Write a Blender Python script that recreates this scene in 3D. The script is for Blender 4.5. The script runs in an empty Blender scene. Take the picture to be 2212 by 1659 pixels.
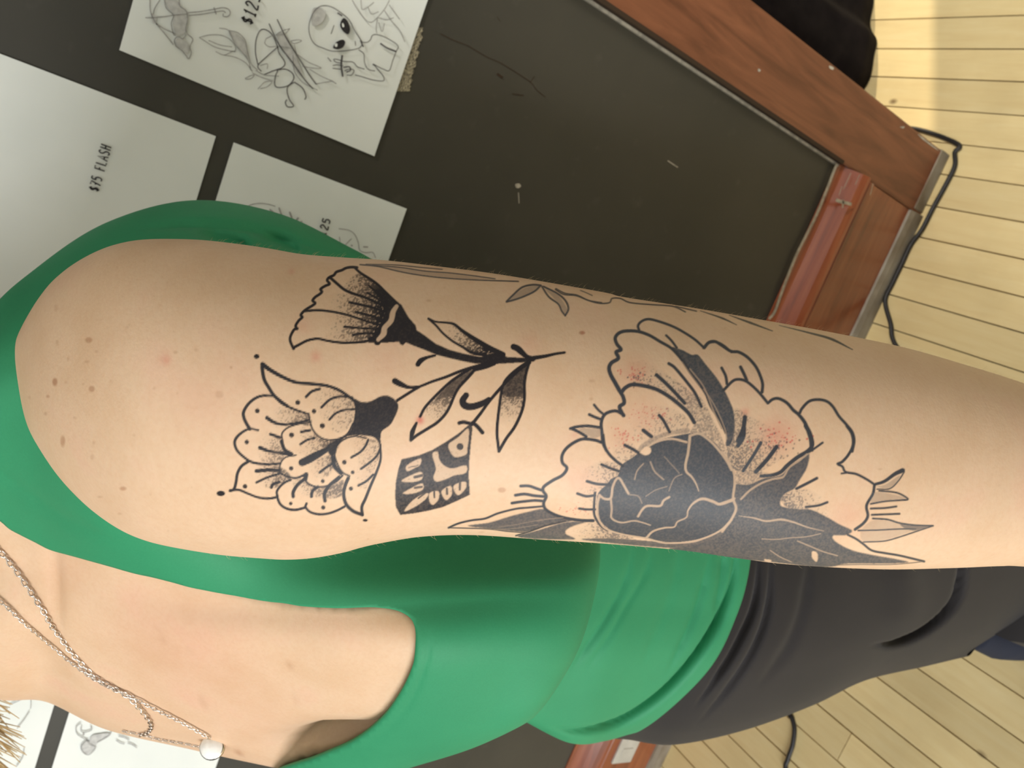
import bpy, bmesh, math, random
import numpy as np
from mathutils import Matrix, Vector

# ------------------------------------------------------------------ camera
SC = bpy.context.scene
F_PX = 1684.913                       # focal length in pixels of the 2212 x 1659 frame
CAM = np.array([0.0, -0.91848, 1.38621])
AX = np.array([[0.91575662, 0.3459571, 0.20421432],      # picture "up"
               [0.36212522, -0.49076681, -0.79247288],   # picture "right"
               [-0.17394001, 0.79966344, -0.57470275]])  # viewing direction
cam_data = bpy.data.cameras.new('camera')
cam_data.sensor_fit = 'HORIZONTAL'
cam_data.sensor_width = 36.0
cam_data.lens = F_PX / 2212 * 36.0
cam_data.clip_start = 0.02
cam_data.clip_end = 60
cam_data.dof.use_dof = True
cam_data.dof.focus_distance = 0.33
cam_data.dof.aperture_fstop = 22
cam = bpy.data.objects.new('camera', cam_data)
SC.collection.objects.link(cam)
cam.matrix_world = Matrix((
    (AX[1][0], AX[0][0], -AX[2][0], CAM[0]),
    (AX[1][1], AX[0][1], -AX[2][1], CAM[1]),
    (AX[1][2], AX[0][2], -AX[2][2], CAM[2]),
    (0, 0, 0, 1)))
SC.camera = cam

# ------------------------------------------------------------------ world, light, exposure
vs = SC.view_settings
vs.view_transform = 'Standard'
vs.look = 'None'
vs.gamma = 1.0
vs.use_curve_mapping = False
vs.exposure = 0.0
world = bpy.data.worlds.new('daylight')
SC.world = world
world.use_nodes = True
bgn = world.node_tree.nodes['Background']
bgn.inputs[0].default_value = (1.0, 0.90, 0.76, 1)
bgn.inputs[1].default_value = 0.05

def add_light(name, kind, energy, loc, target, color=(1, 1, 1), size=1.0, size_y=None, angle=None):
    d = bpy.data.lights.new(name, kind)
    d.energy = energy
    d.color = color
    if kind == 'AREA':
        d.shape = 'RECTANGLE'
        d.size = size
        d.size_y = size_y or size
    if angle is not None:
        d.angle = angle
    o = bpy.data.objects.new(name, d)
    SC.collection.objects.link(o)
    o.location = loc
    v = Vector(target) - Vector(loc)
    o.rotation_euler = v.to_track_quat('-Z', 'Y').to_euler()
    return o

# tall shop window behind the photographer, and the sun through the window beyond the partition
add_light('window_daylight', 'AREA', 71, (-1.62, -2.68, 1.15), (-0.1, -0.5, 0.95), (0.98, 1.0, 1.0), 1.0, 1.7)
add_light('window_daylight_second', 'AREA', 6, (0.75, -3.1, 1.75), (0.2, 0.0, 0.4), (1.0, 0.985, 0.955), 1.3, 1.8)
add_light('overhead_fill', 'AREA', 7, (-0.7, -1.3, 2.57), (-0.7, -1.3, 0.0), (1.0, 0.96, 0.88), 1.6, 1.6)  # added overhead fill that lifts the floor; no such lamp is known
sp = add_light('floor_fill_spot', 'SPOT', 120, (0.75, -0.45, 2.56), (0.36, -0.06, 0.0), (1.0, 0.95, 0.86))  # added spot brightening floor, wall and baseboard by the post; no fixture seen
sp.data.spot_size = math.radians(44); sp.data.spot_blend = 0.7; sp.data.shadow_soft_size = 0.12
add_light('sun', 'SUN', 2.9, (4.0, 1.9, 3.0), (4.0 - 0.9, 1.9 - 0.44, 3.0 - 0.72), (1.0, 0.86, 0.62), angle=0.012)

# ------------------------------------------------------------------ helpers
COL = SC.collection

def ray(x, y):
    x = np.asarray(x, float)
    y = np.asarray(y, float)
    q = np.stack([-(y - 829.5) / F_PX, (x - 1106) / F_PX, np.ones_like(x)], -1)
    return q @ AX

def bp(x, y, z):
    """point seen at photo position (x, y) at depth z along the viewing direction"""
    return CAM + np.asarray(z, float)[..., None] * ray(x, y)

def on_wall(x, y, off=0.0):
    d = ray(x, y)
    t = (-off - CAM[1]) / d[..., 1]
    return CAM + t[..., None] * d

def on_floor(x, y, off=0.0):
    d = ray(x, y)
    t = (off - CAM[2]) / d[..., 2]
    return CAM + t[..., None] * d

def to_px(p):
    q = (np.asarray(p) - CAM) @ AX.T
    return 1106 + F_PX * q[..., 1] / q[..., 2], 829.5 - F_PX * q[..., 0] / q[..., 2], q[..., 2]

def make_mesh(name, verts, faces, mat=None, parent=None, smooth=True):
    verts = np.asarray(verts, float).reshape(-1, 3)
    me = bpy.data.meshes.new(name)
    if isinstance(faces, np.ndarray):
        n, k = faces.shape
        me.vertices.add(len(verts))
        me.vertices.foreach_set('co', verts.ravel())
        me.loops.add(n * k)
        me.loops.foreach_set('vertex_index', faces.astype(np.int32).ravel())
        me.polygons.add(n)
        me.polygons.foreach_set('loop_start', np.arange(0, n * k, k, dtype=np.int32))
        me.polygons.foreach_set('loop_total', np.full(n, k, dtype=np.int32))
        me.update(calc_edges=True)
        me.validate()
    else:
        me.from_pydata([tuple(v) for v in verts], [], faces)
        me.update()
    if smooth:
        me.polygons.foreach_set('use_smooth', np.ones(len(me.polygons), dtype=bool))
    o = bpy.data.objects.new(name, me)
    COL.objects.link(o)
    if mat:
        me.materials.append(mat)
    if parent:
        o.parent = parent
    return o

def tag(o, label=None, cat=None, group=None, kind=None):
    if label: o['label'] = label
    if cat: o['category'] = cat
    if group: o['group'] = group
    if kind: o['kind'] = kind
    return o

def box_vf(x0, x1, y0, y1, z0, z1, bev=0.0):
    if bev <= 0:
        v = [(x, y, z) for x in (x0, x1) for y in (y0, y1) for z in (z0, z1)]
        f = [(0, 1, 3, 2), (4, 6, 7, 5), (0, 4, 5, 1), (2, 3, 7, 6), (0, 2, 6, 4), (1, 5, 7, 3)]
        return v, f
    bm = bmesh.new()
    bmesh.ops.create_cube(bm, size=1)
    for v in bm.verts:
        v.co = Vector(((x0 + x1) / 2 + v.co.x * (x1 - x0), (y0 + y1) / 2 + v.co.y * (y1 - y0), (z0 + z1) / 2 + v.co.z * (z1 - z0)))
    bmesh.ops.bevel(bm, geom=list(bm.edges), offset=bev, segments=2, affect='EDGES', profile=0.6)
    bm.verts.index_update()
    v = [tuple(w.co) for w in bm.verts]
    f = [tuple(w.index for w in p.verts) for p in bm.faces]
    bm.free()
    return v, f

def cr(pts, n, closed=False):
    """Catmull-Rom through pts with n samples per span"""
    p = np.asarray(pts, float)
    if closed:
        q = np.concatenate([p[-1:], p, p[:2]])
        m = len(p)
    else:
        q = np.concatenate([2 * p[:1] - p[1:2], p, 2 * p[-1:] - p[-2:-1]])
        m = len(p) - 1
    t = np.linspace(0, 1, n, endpoint=False)[:, None]
    out = []
    for i in range(m):
        a, b, c, d = q[i], q[i + 1], q[i + 2], q[i + 3]
        sh = (1,) * (p.ndim - 1)
        tt = t.reshape((n,) + sh)
        out.append(0.5 * (2 * b + (c - a) * tt + (2 * a - 5 * b + 4 * c - d) * tt ** 2 + (3 * b - a - 3 * c + d) * tt ** 3))
    out = np.concatenate(out)
    if not closed:
        out = np.concatenate([out, p[-1:]])
    return out

def tube_vf(path, rad, ns=8, cap=True):
    path = np.asarray(path, float)
    rad = np.broadcast_to(np.asarray(rad, float), (len(path),))
    T = np.gradient(path, axis=0)
    T /= np.linalg.norm(T, axis=1)[:, None] + 1e-12
    up = np.array([0.0, 0.0, 1.0]) if abs(T[0][2]) < 0.9 else np.array([1.0, 0, 0])
    N = []
    for t in T:
        up = up - t * (up @ t)
        up /= np.linalg.norm(up) + 1e-12
        N.append(up.copy())
    N = np.array(N)
    Bn = np.cross(T, N)
    a = np.linspace(0, 2 * np.pi, ns, endpoint=False)
    V = path[:, None] + rad[:, None, None] * (np.cos(a)[None, :, None] * N[:, None] + np.sin(a)[None, :, None] * Bn[:, None])
    F = grid_faces(len(path), ns, True).tolist()
    if cap:
        F.append(list(range(ns))[::-1])
        F.append([(len(path) - 1) * ns + k for k in range(ns)])
    return V.reshape(-1, 3), F

def grid_faces(nr, nc, closed):
    i, j = np.meshgrid(np.arange(nr - 1), np.arange(nc if closed else nc - 1), indexing='ij')
    j2 = (j + 1) % nc
    return np.stack([i * nc + j, i * nc + j2, (i + 1) * nc + j2, (i + 1) * nc + j], -1).reshape(-1, 4)

class Join:
    def __init__(self): self.v, self.f = [], []
    def add(self, v, f):
        n = len(self.v)
        self.v += [tuple(p) for p in v]
        self.f += [tuple(i + n for i in q) for q in f]
    def build(self, name, mat, parent=None, smooth=True):
        return make_mesh(name, self.v, self.f, mat, parent, smooth)

# ------------------------------------------------------------------ materials
def srgb(r, g, b):
    def c(u):
        u /= 255.0
        return u / 12.92 if u <= 0.04045 else ((u + 0.055) / 1.055) ** 2.4
    return (c(r), c(g), c(b), 1.0)

class Mat:
    def __init__(self, name):
        self.m = bpy.data.materials.new(name)
        self.m.use_nodes = True
        self.t = self.m.node_tree
        self.b = self.t.nodes['Principled BSDF']
    def n(self, kind, **kw):
        nd = self.t.nodes.new(kind)
        for k, v in kw.items():
            if k.startswith('i_'):
                key = k[2:]
                nd.inputs[int(key) if key.isdigit() else key.replace('_', ' ')].default_value = v
            else:
                setattr(nd, k, v)
        return nd
    def l(self, a, b): self.t.links.new(a, b)
    def set(self, **kw):
        for k, v in kw.items():
            self.b.inputs[k.replace('_', ' ')].default_value = v
        return self
    def mix(self, fac, a, b, blend='MIX'):
        nd = self.n('ShaderNodeMix', data_type='RGBA', blend_type=blend)
        for sock, val in ((nd.inputs[0], fac), (nd.inputs[6], a), (nd.inputs[7], b)):
            if hasattr(val, 'is_output'): self.l(val, sock)
            else: sock.default_value = val
        return nd.outputs[2]
    def coord(self, scale=(1, 1, 1), out='Object'):
        tc = self.n('ShaderNodeTexCoord')
        mp = self.n('ShaderNodeMapping')
        mp.inputs['Scale'].default_value = scale
        self.l(tc.outputs[out], mp.inputs[0])
        return mp.outputs[0]
    def noise(self, scale, detail=3, vec=None, rough=0.5, dist=0.0):
        nd = self.n('ShaderNodeTexNoise')
        nd.inputs['Scale'].default_value = scale
        nd.inputs['Detail'].default_value = detail
        nd.inputs['Roughness'].default_value = rough
        nd.inputs['Distortion'].default_value = dist
        if vec is not None: self.l(vec, nd.inputs['Vector'])
        return nd.outputs['Fac']
    def ramp(self, fac, stops):
        nd = self.n('ShaderNodeValToRGB')
        e = nd.color_ramp.elements
        while len(e) < len(stops): e.new(0.5)
        for el, (p, c) in zip(e, stops):
            el.position = p
            el.color = c if len(c) == 4 else (*c, 1)
        self.l(fac, nd.inputs[0])
        return nd.outputs[0]
    def bump(self, height, strength=0.2, dist=0.001):
        nd = self.n('ShaderNodeBump')
        nd.inputs['Strength'].default_value = strength
        nd.inputs['Distance'].default_value = dist
        self.l(height, nd.inputs['Height'])
        self.l(nd.outputs[0], self.b.inputs['Normal'])
    def color(self, sock): self.l(sock, self.b.inputs['Base Color'])

G1 = lambda v: (v, v, v, 1)

# charcoal painted wall panel
m = Mat('charcoal_paint'); MAT_WALL = m.m
vec = m.coord()
n1 = m.noise(3.0, 5, vec); n2 = m.noise(40, 4, vec)
base = m.ramp(n1, [(0.3, srgb(54, 53, 47)), (0.7, srgb(70, 67, 59))])
m.color(m.mix(m.ramp(n2, [(0.62, G1(0)), (0.8, G1(0.35))]), base, srgb(92, 88, 80)))
m.set(Roughness=0.50)
m.b.inputs['Specular IOR Level'].default_value = 0.4
m.bump(m.noise(90, 4, vec), 0.15, 0.0008)

m = Mat('varnished_wood'); MAT_POST = m.m
vec = m.coord((9, 9, 0.9))
g = m.noise(4.0, 6, vec, 0.6, 1.2)
c1 = m.ramp(g, [(0.25, srgb(82, 46, 30)), (0.5, srgb(116, 69, 47)), (0.75, srgb(136, 84, 58))])
m.color(c1)
m.set(Roughness=0.33)
m.bump(g, 0.05, 0.001)

m = Mat('varnished_baseboard'); MAT_BASE = m.m
vec = m.coord((0.9, 9, 9))
g = m.noise(4.0, 6, vec, 0.6, 1.0)
m.color(m.ramp(g, [(0.25, srgb(96, 46, 28)), (0.5, srgb(138, 70, 42)), (0.75, srgb(160, 92, 58))]))
m.set(Roughness=0.28)
m.b.inputs['Coat Weight'].default_value = 0.7
m.b.inputs['Coat Roughness'].default_value = 0.2

m = Mat('worn_paint_edge'); MAT_EDGE = m.m
vec = m.coord()
g = m.noise(120, 4, vec)
m.color(m.ramp(g, [(0.35, srgb(150, 144, 132)), (0.65, srgb(186, 178, 162))]))
m.set(Roughness=0.55)
m = Mat('dry_brushed_paint'); MAT_BRUSH = m.m
m.color(m.ramp(m.noise(3.0, 5, m.coord((110, 60, 520))), [(0.40, srgb(70, 66, 58)), (0.56, srgb(168, 158, 132)), (0.7, srgb(206, 196, 168))]))
m.set(Roughness=0.7)
m = Mat('scuffed_moulding'); MAT_SHOEM = m.m
m.color(m.ramp(m.noise(26, 4, m.coord((0.6, 1, 1))), [(0.3, srgb(112, 98, 80)), (0.7, srgb(158, 150, 136))]))
m.set(Roughness=0.5)

m = Mat('maple_floor'); MAT_PLANK = m.m
oi = m.n('ShaderNodeObjectInfo')
geo = m.n('ShaderNodeNewGeometry')
def wcoord(sc):
    mp = m.n('ShaderNodeMapping'); mp.inputs['Scale'].default_value = sc
    m.l(geo.outputs['Position'], mp.inputs[0]); return mp.outputs[0]
vec = wcoord((14, 1.2, 1))
g = m.noise(6.0, 6, vec, 0.6, 0.6)
c1 = m.ramp(g, [(0.2, srgb(226, 200, 146)), (0.5, srgb(233, 210, 156)), (0.8, srgb(238, 218, 168))])
hv = m.n('ShaderNodeHueSaturation')
mr = m.n('ShaderNodeMapRange'); m.l(oi.outputs['Random'], mr.inputs[0])
mr.inputs[3].default_value = 0.90; mr.inputs[4].default_value = 1.05
m.l(mr.outputs[0], hv.inputs['Value']); m.l(c1, hv.inputs['Color'])
vo = m.n('ShaderNodeTexVoronoi'); vo.inputs['Scale'].default_value = 1.0
m.l(wcoord((11, 7, 1)), vo.inputs['Vector'])
knot = m.ramp(vo.outputs['Distance'], [(0.03, G1(0.8)), (0.085, G1(0))])
n3 = m.noise(3.0, 4, wcoord((2, 2, 1)))
dirt = m.ramp(n3, [(0.5, G1(0)), (0.75, G1(0.16))])
m.color(m.mix(knot, m.mix(dirt, hv.outputs[0], srgb(128, 98, 58)), srgb(96, 66, 34)))
m.set(Roughness=0.42)

m = Mat('dark_gap'); MAT_GAP = m.m
m.color(m.ramp(m.noise(60, 2), [(0.3, srgb(42, 28, 14)), (0.7, srgb(62, 44, 24))])); m.set(Roughness=0.9)

m = Mat('paper'); MAT_PAPER = m.m
m.color(m.ramp(m.noise(9, 3, m.coord()), [(0.3, srgb(228, 232, 229)), (0.7, srgb(236, 239, 236))])); m.set(Roughness=0.85)
m = Mat('pencil'); MAT_INK = m.m
m.color(m.ramp(m.noise(300, 2, m.coord()), [(0.3, srgb(62, 60, 62)), (0.7, srgb(104, 102, 104))])); m.set(Roughness=0.7)
m = Mat('pencil_pale'); MAT_INKP = m.m
m.color(m.ramp(m.noise(300, 2, m.coord()), [(0.3, srgb(138, 137, 136)), (0.7, srgb(170, 169, 168))])); m.set(Roughness=0.8)
m = Mat('pencil_wash'); MAT_WASH = m.m
m.color(m.ramp(m.noise(200, 3, m.coord()), [(0.3, srgb(178, 178, 177)), (0.7, srgb(206, 206, 204))])); m.set(Roughness=0.85)
m = Mat('marker_black'); MAT_MARK = m.m
m.color(m.ramp(m.noise(200, 2, m.coord()), [(0.3, srgb(26, 24, 28)), (0.7, srgb(46, 44, 48))])); m.set(Roughness=0.6)

m = Mat('black_cloth'); MAT_BLACK = m.m
m.color(m.ramp(m.noise(30, 3, m.coord()), [(0.3, srgb(20, 17, 20)), (0.7, srgb(30, 26, 28))])); m.set(Roughness=0.95)
m.b.inputs['Specular IOR Level'].default_value = 0.1
m = Mat('black_rubber'); MAT_CORD = m.m
m.color(m.ramp(m.noise(60, 2, m.coord()), [(0.3, srgb(24, 21, 22)), (0.7, srgb(34, 31, 32))])); m.set(Roughness=0.5)
m = Mat('grey_outlet'); MAT_PLATE = m.m
m.color(m.ramp(m.noise(40, 2, m.coord()), [(0.3, srgb(182, 178, 168)), (0.7, srgb(198, 194, 184))])); m.set(Roughness=0.45)

def fabric(name, c_lo, c_hi, rough, fine, sheen=0.0, bump=0.12):
    m = Mat(name)
    vec = m.coord()
    m.color(m.mix(0.35, m.ramp(m.noise(14, 3, vec), [(0.3, c_lo), (0.7, c_hi)]), m.ramp(m.noise(fine, 2, vec), [(0.3, c_lo), (0.7, c_hi)])))
    m.set(Roughness=rough)
    m.b.inputs['Specular IOR Level'].default_value = 0.3
    m.b.inputs['Sheen Weight'].default_value = sheen
    m.bump(m.noise(fine, 3, vec), bump, 0.0004)
    return m.m
MAT_GREEN = fabric('green_jersey', srgb(44, 132, 91), srgb(52, 143, 100), 0.62, 900)
MAT_PANTS = fabric('charcoal_trousers', srgb(30, 27, 28), srgb(37, 33, 34), 0.8, 700, 0.1)
MAT_NAVY = fabric('navy_sock', srgb(34, 37, 50), srgb(42, 46, 60), 0.85, 500)
MAT_SHOE = fabric('black_shoe', srgb(18, 17, 18), srgb(28, 26, 27), 0.4, 300)

m = Mat('silver'); MAT_SILVER = m.m
m.color(m.ramp(m.noise(400, 2, m.coord()), [(0.3, srgb(204, 190, 180)), (0.7, srgb(232, 224, 216))]))
m.set(Roughness=0.22, Metallic=1.0)
m = Mat('pearl_stone'); MAT_STONE = m.m
m.color(m.ramp(m.noise(200, 2, m.coord()), [(0.3, srgb(236, 234, 230)), (0.7, srgb(250, 249, 246))])); m.set(Roughness=0.15)
m = Mat('blond_hair'); MAT_HAIR = m.m
m.color(m.ramp(m.noise(60, 3, m.coord((1, 1, 0.1))), [(0.3, srgb(190, 166, 120)), (0.7, srgb(222, 204, 164))])); m.set(Roughness=0.45)

# skin: attribute 'ink' = (ink, redness, freckle, age of the ink)
def skin_material():
    m = Mat('skin')
    vec = m.coord()
    at = m.n('ShaderNodeAttribute', attribute_name='ink')
    sp = m.n('ShaderNodeSeparateColor'); m.l(at.outputs['Color'], sp.inputs[0])
    base = m.ramp(m.noise(28, 4, vec), [(0.3, srgb(213, 178, 145)), (0.55, srgb(219, 186, 155)), (0.75, srgb(221, 182, 154))])
    fine = m.noise(420, 3, vec)
    base = m.mix(m.ramp(fine, [(0.4, G1(0)), (0.8, G1(0.22))]), base, srgb(200, 150, 112))
    c = m.mix(sp.outputs[1], base, srgb(200, 92, 82))
    c = m.mix(sp.outputs[2], c, srgb(148, 88, 52))
    inkc = m.mix(at.outputs['Alpha'], srgb(21, 17, 25), srgb(70, 74, 81))
    c = m.mix(sp.outputs[0], c, inkc)
    m.color(c)
    m.set(Roughness=0.50)
    m.b.inputs['Specular IOR Level'].default_value = 0.33
    m.b.inputs['Subsurface Weight'].default_value = 0.08
    m.b.inputs['Subsurface Radius'].default_value = (0.010, 0.004, 0.002)
    m.b.inputs['Subsurface Scale'].default_value = 0.12
    st = m.coord((260, 260, 900))
    h = m.mix(0.5, m.noise(1.0, 3, st), m.noise(750, 3, vec))
    m.bump(h, 0.28, 0.0005)
    return m.m
MAT_SKIN = skin_material()

# ================================================================== the setting
POST_L, POST_R = 0.3125, 0.429
WALL_TOP = 2.6

# wall panel (a thick partition)
v, f = box_vf(-2.6, POST_L + 0.02, 0.0, 0.10, 0.0, WALL_TOP)
wall_back = tag(make_mesh('wall_back', v, f, MAT_WALL, smooth=False), kind='structure')

def ribbon(j, pts, w, mapper, sub=4, taper=False):
    """flat pen line: photo points -> surface, width w in photo pixels"""
    p = np.asarray(pts, float)
    c = cr(p, sub) if len(p) > 2 else p
    t = np.gradient(c, axis=0)
    t /= np.linalg.norm(t, axis=1)[:, None] + 1e-9
    n = np.stack([-t[:, 1], t[:, 0]], 1)
    ww = np.full(len(c), w / 2.0)
    if taper:
        s = np.linspace(0, 1, len(c))
        ww = ww * np.clip(np.minimum(s, 1 - s) * 5, 0.25, 1)
    a = c + n * ww[:, None]
    b = c - n * ww[:, None]
    q = np.empty((2 * len(c), 2))
    q[0::2] = a
    q[1::2] = b
    V = mapper(q[:, 0], q[:, 1])
    F = [(2 * i, 2 * i + 1, 2 * i + 3, 2 * i + 2) for i in range(len(c) - 1)]
    j.add(V, F)

def patch(j, pts, mapper, smooth=True):
    p = np.asarray(pts, float)
    c = cr(p, 4, True) if smooth else p
    V = mapper(c[:, 0], c[:, 1])
    j.add(V, [tuple(range(len(c)))])

def zoomed(x0, y0, s):
    return lambda pts: [(x0 + x / s, y0 + y / s) for x, y in pts]

# worn marks on the paint: hairline crack, small nick, dry-brushed pale paint under the sheet corner
W1 = lambda x, y: on_wall(x, y, 0.0006)
Z4 = zoomed(900, 0, 2.765)
j = Join()
for pts, w in [([(140, 200), (220, 240), (300, 270), (360, 305), (430, 345), (500, 375), (590, 430), (680, 490), (720, 540), (770, 580)], 1.6),
               ([(680, 490), (705, 455)], 1.4), ([(480, 100), (500, 130)], 1.2), ([(480, 440), (515, 465)], 5), ([(570, 560), (640, 570)], 2)]:
    ribbon(j, Z4(pts), w, W1)
j.build('crack', MAT_GAP, wall_back, False)
j = Join()
patch(j, Z4([(590, 1100), (612, 1096), (624, 1112), (608, 1124), (592, 1118)]), W1)
ribbon(j, Z4([(608, 1150), (612, 1215)]), 2.0, W1)
ribbon(j, Z4([(1500, 960), (1560, 1000)]), 2.5, W1)
j.build('scuff', MAT_EDGE, wall_back, False)
j = Join()
Z2 = zoomed(400, 0, 3.95)
random.seed(4)
edge_pts = []
for k in range(40):
    t = k / 39.0
    edge_pts.append((2040 - 130 * t + random.uniform(-16, 10), 235 + 545 * t))
patch(j, Z2([(1900, 235)] + edge_pts + [(1700, 780)]), W1, False)
j.build('brushed_paint', MAT_BRUSH, wall_back, False)

# varnished corner post of the partition
v, f = box_vf(POST_L, POST_R, -0.014, 0.11, 0.0, WALL_TOP, 0.004)
post = tag(make_mesh('trim_1', v, f, MAT_POST, smooth=False), kind='structure')
v, f = box_vf(POST_L - 0.0045, POST_L - 0.0005, -0.004, 0.0, 0.262, WALL_TOP)
edge = make_mesh('paint_edge', v, f, MAT_EDGE, post, False)
v, f = box_vf(POST_L - 0.0005, POST_L + 0.0055, -0.0146, -0.002, 0.266, WALL_TOP)
make_mesh('groove', v, f, MAT_GAP, post, False)
j = Join()
W2 = lambda x, y: on_wall(x, y, 0.0145)
Z5 = zoomed(1500, 100, 3.107)
for pts in [[(430, 150), (445, 160), (436, 172), (426, 164)], [(905, 130), (935, 142), (930, 158), (908, 148)],
            [(1380, 540), (1410, 538), (1400, 552)]]:
    patch(j, Z5(pts), W2)
ribbon(j, Z5([(1500, 590), (1560, 640), (1640, 700)]), 4, W2, taper=True)
j.build('chip', MAT_EDGE, post, False)
v, f = box_vf(POST_L + 0.004, POST_R + 0.0015, -0.0155, 0.112, 0.0, 0.030, 0.003)
make_mesh('worn_foot', v, f, MAT_SHOEM, post, False)

# profiled baseboard
prof = [(-0.0005, 0.264), (-0.003, 0.264), (-0.005, 0.257), (-0.008, 0.250), (-0.018, 0.238), (-0.028, 0.224), (-0.033, 0.213), (-0.034, 0.207),
        (-0.030, 0.202), (-0.016, 0.197), (-0.013, 0.186), (-0.0165, 0.180), (-0.0165, 0.168), (-0.012, 0.164), (-0.010, 0.036), (-0.0005, 0.036)]
xs = [-2.6, POST_L - 0.0005]
V = [(x, y, z) for x in xs for (y, z) in prof]
n = len(prof)
F = [(i, i + 1, n + i + 1, n + i) for i in range(n - 1)]
base = tag(make_mesh('baseboard_back', V, F, MAT_BASE, smooth=False), kind='structure')
prof2 = [(-0.010, 0.036), (-0.014, 0.034), (-0.018, 0.024), (-0.020, 0.0), (-0.0005, 0.0)]
V = [(x, y, z) for x in xs for (y, z) in prof2]
n = len(prof2)
F = [(i, i + 1, n + i + 1, n + i) for i in range(n - 1)]
make_mesh('shoe_moulding', V, F, MAT_SHOEM, base, False)
j = Join()
Bm = lambda x, y: on_wall(x, y, 0.0068)
ribbon(j, Z5([(955, 790), (920, 880), (870, 1010), (815, 1140), (760, 1250), (690, 1390), (640, 1510), (590, 1640), (540, 1780), (500, 1830)]), 5.5, Bm)
j.build('pale_top_edge', MAT_EDGE, base, False)  # pale strip along the top edge of the baseboard
j = Join()
Bm2 = lambda x, y: on_wall(x, y, 0.0352)
ribbon(j, Z5([(950, 1030), (990, 1045), (1055, 1060)]), 7, Bm2)
ribbon(j, Z5([(1000, 1030), (995, 1085)]), 3, Bm2)
for pts in [[(1050, 850), (1000, 960)], [(1110, 860), (1080, 930)], [(990, 940), (970, 1000)], [(1200, 920), (1180, 1000)]]:
    ribbon(j, Z5(pts), 4.5, Bm2, taper=True)
j.build('paint_splash', MAT_EDGE, base, False)

# grey outlet let into the baseboard
out = bpy.data.objects.new('wall_outlet', None); COL.objects.link(out); out.location = (-0.865, -0.011, 0.128)
tag(out, 'pale grey outlet plate set sideways into the dark baseboard behind the trousers', 'outlet')
v, f = box_vf(-0.046, 0.046, -0.006, 0.0, -0.027, 0.027, 0.002)
plate = make_mesh('cover_plate', v, f, MAT_PLATE, out, False)
for s in (-1, 1):
    v, f = box_vf(s * 0.02 - 0.011, s * 0.02 + 0.011, -0.0075, -0.005, -0.014, 0.014, 0.001)
    make_mesh('socket', v, f, MAT_PLATE, plate, False)

# floor: sub-floor plus individual boards running away from the wall
v, f = box_vf(-3.2, 3.2, -3.5, 3.0, -0.06, -0.014)
floor = tag(make_mesh('floor', v, f, MAT_GAP, smooth=False), kind='structure')
known = [0.690, 0.629, 0.571, 0.512, 0.452, 0.394, 0.334, 0.274, 0.214, 0.158, 0.098]
left = [-0.36, -0.417, -0.473, -0.531, -0.584, -0.643, -0.705, -0.760, -0.812]
mid = list(np.linspace(0.098, -0.36, 9)[1:-1])
seams = known + mid + left
while seams[0] < 2.4: seams.insert(0, seams[0] + 0.0588)
while seams[-1] > -2.2: seams.append(seams[-1] - 0.0575)
rnd = random.Random(11)
unit_v, unit_f = box_vf(-0.5, 0.5, -0.5, 0.5, -1.0, 0.0)
plank_me = None
for k in range(len(seams) - 1):
    x1, x0 = seams[k], seams[k + 1]
    if abs(x1 + 0.584) < 0.003: cuts = [-2.4, -0.327, 1.6]
    elif -1.1 < x0 < 1.3:
        c0 = rnd.choice([-1.3, -1.05, 0.75, 0.95, -1.6]) + rnd.uniform(-0.1, 0.1)
        cuts = [-2.4, c0, 1.6]
    else: cuts = [-2.4, rnd.uniform(-1.0, 0.8), 1.6]
    for a, b in zip(cuts[:-1], cuts[1:]):
        if plank_me is None:
            o = make_mesh('plank', unit_v, unit_f, MAT_PLANK, floor, False)
            plank_me = o.data
        else:
            o = bpy.data.objects.new('plank', plank_me); COL.objects.link(o); o.parent = floor
        gap = rnd.uniform(0.0016, 0.0030)
        o.location = ((x0 + x1) / 2, (a + b) / 2, rnd.uniform(-0.0006, 0.0003))
        o.scale = (x1 - x0 - gap, b - a - 0.0016, 0.014)

v, f = box_vf(-2.6, 2.32, -3.5, 3.0, WALL_TOP, WALL_TOP + 0.1)
tag(make_mesh('ceiling', v, f, MAT_PAPER, smooth=False), kind='structure')  # unseen ceiling, added to stop sun leaking over the wall tops
# unseen side wall, added with its opening placed to shape the sun patch
v1, f1 = box_vf(2.2, 2.32, -3.4, 0.885, 0.0, WALL_TOP)
v2, f2 = box_vf(2.2, 2.32, 2.3, 3.0, 0.0, WALL_TOP)
v3, f3 = box_vf(2.2, 2.32, 0.885, 2.3, 0.0, 0.75)
v4, f4 = box_vf(2.2, 2.32, 0.885, 2.3, 2.3, WALL_TOP)
j = Join()
for a, b in ((v1, f1), (v2, f2), (v3, f3), (v4, f4)): j.add(a, b)
tag(j.build('wall_right', MAT_PAPER, None, False), kind='structure')

# ================================================================== flash sheets
def sheet(name, x0, x1, z0, z1, label, bow=0.0005):
    nx, nz = 10, 10
    V, F = [], []
    for i in range(nx + 1):
        for k in range(nz + 1):
            u, w = i / nx, k / nz
            V.append((x0 + (x1 - x0) * u, -0.0016 - bow * (2 * abs(u - 0.5)) ** 3 * 0.6, z0 + (z1 - z0) * w))
    for i in range(nx):
        for k in range(nz):
            a = i * (nz + 1) + k
            F.append((a, a + 1, a + nz + 2, a + nz + 1))
    o = make_mesh(name, V, F, MAT_PAPER, smooth=False)
    md = o.modifiers.new('thickness', 'SOLIDIFY'); md.thickness = 0.0003; md.offset = -1
    return tag(o, label, 'paper sheet', 'flash sheets on the charcoal wall')

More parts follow.
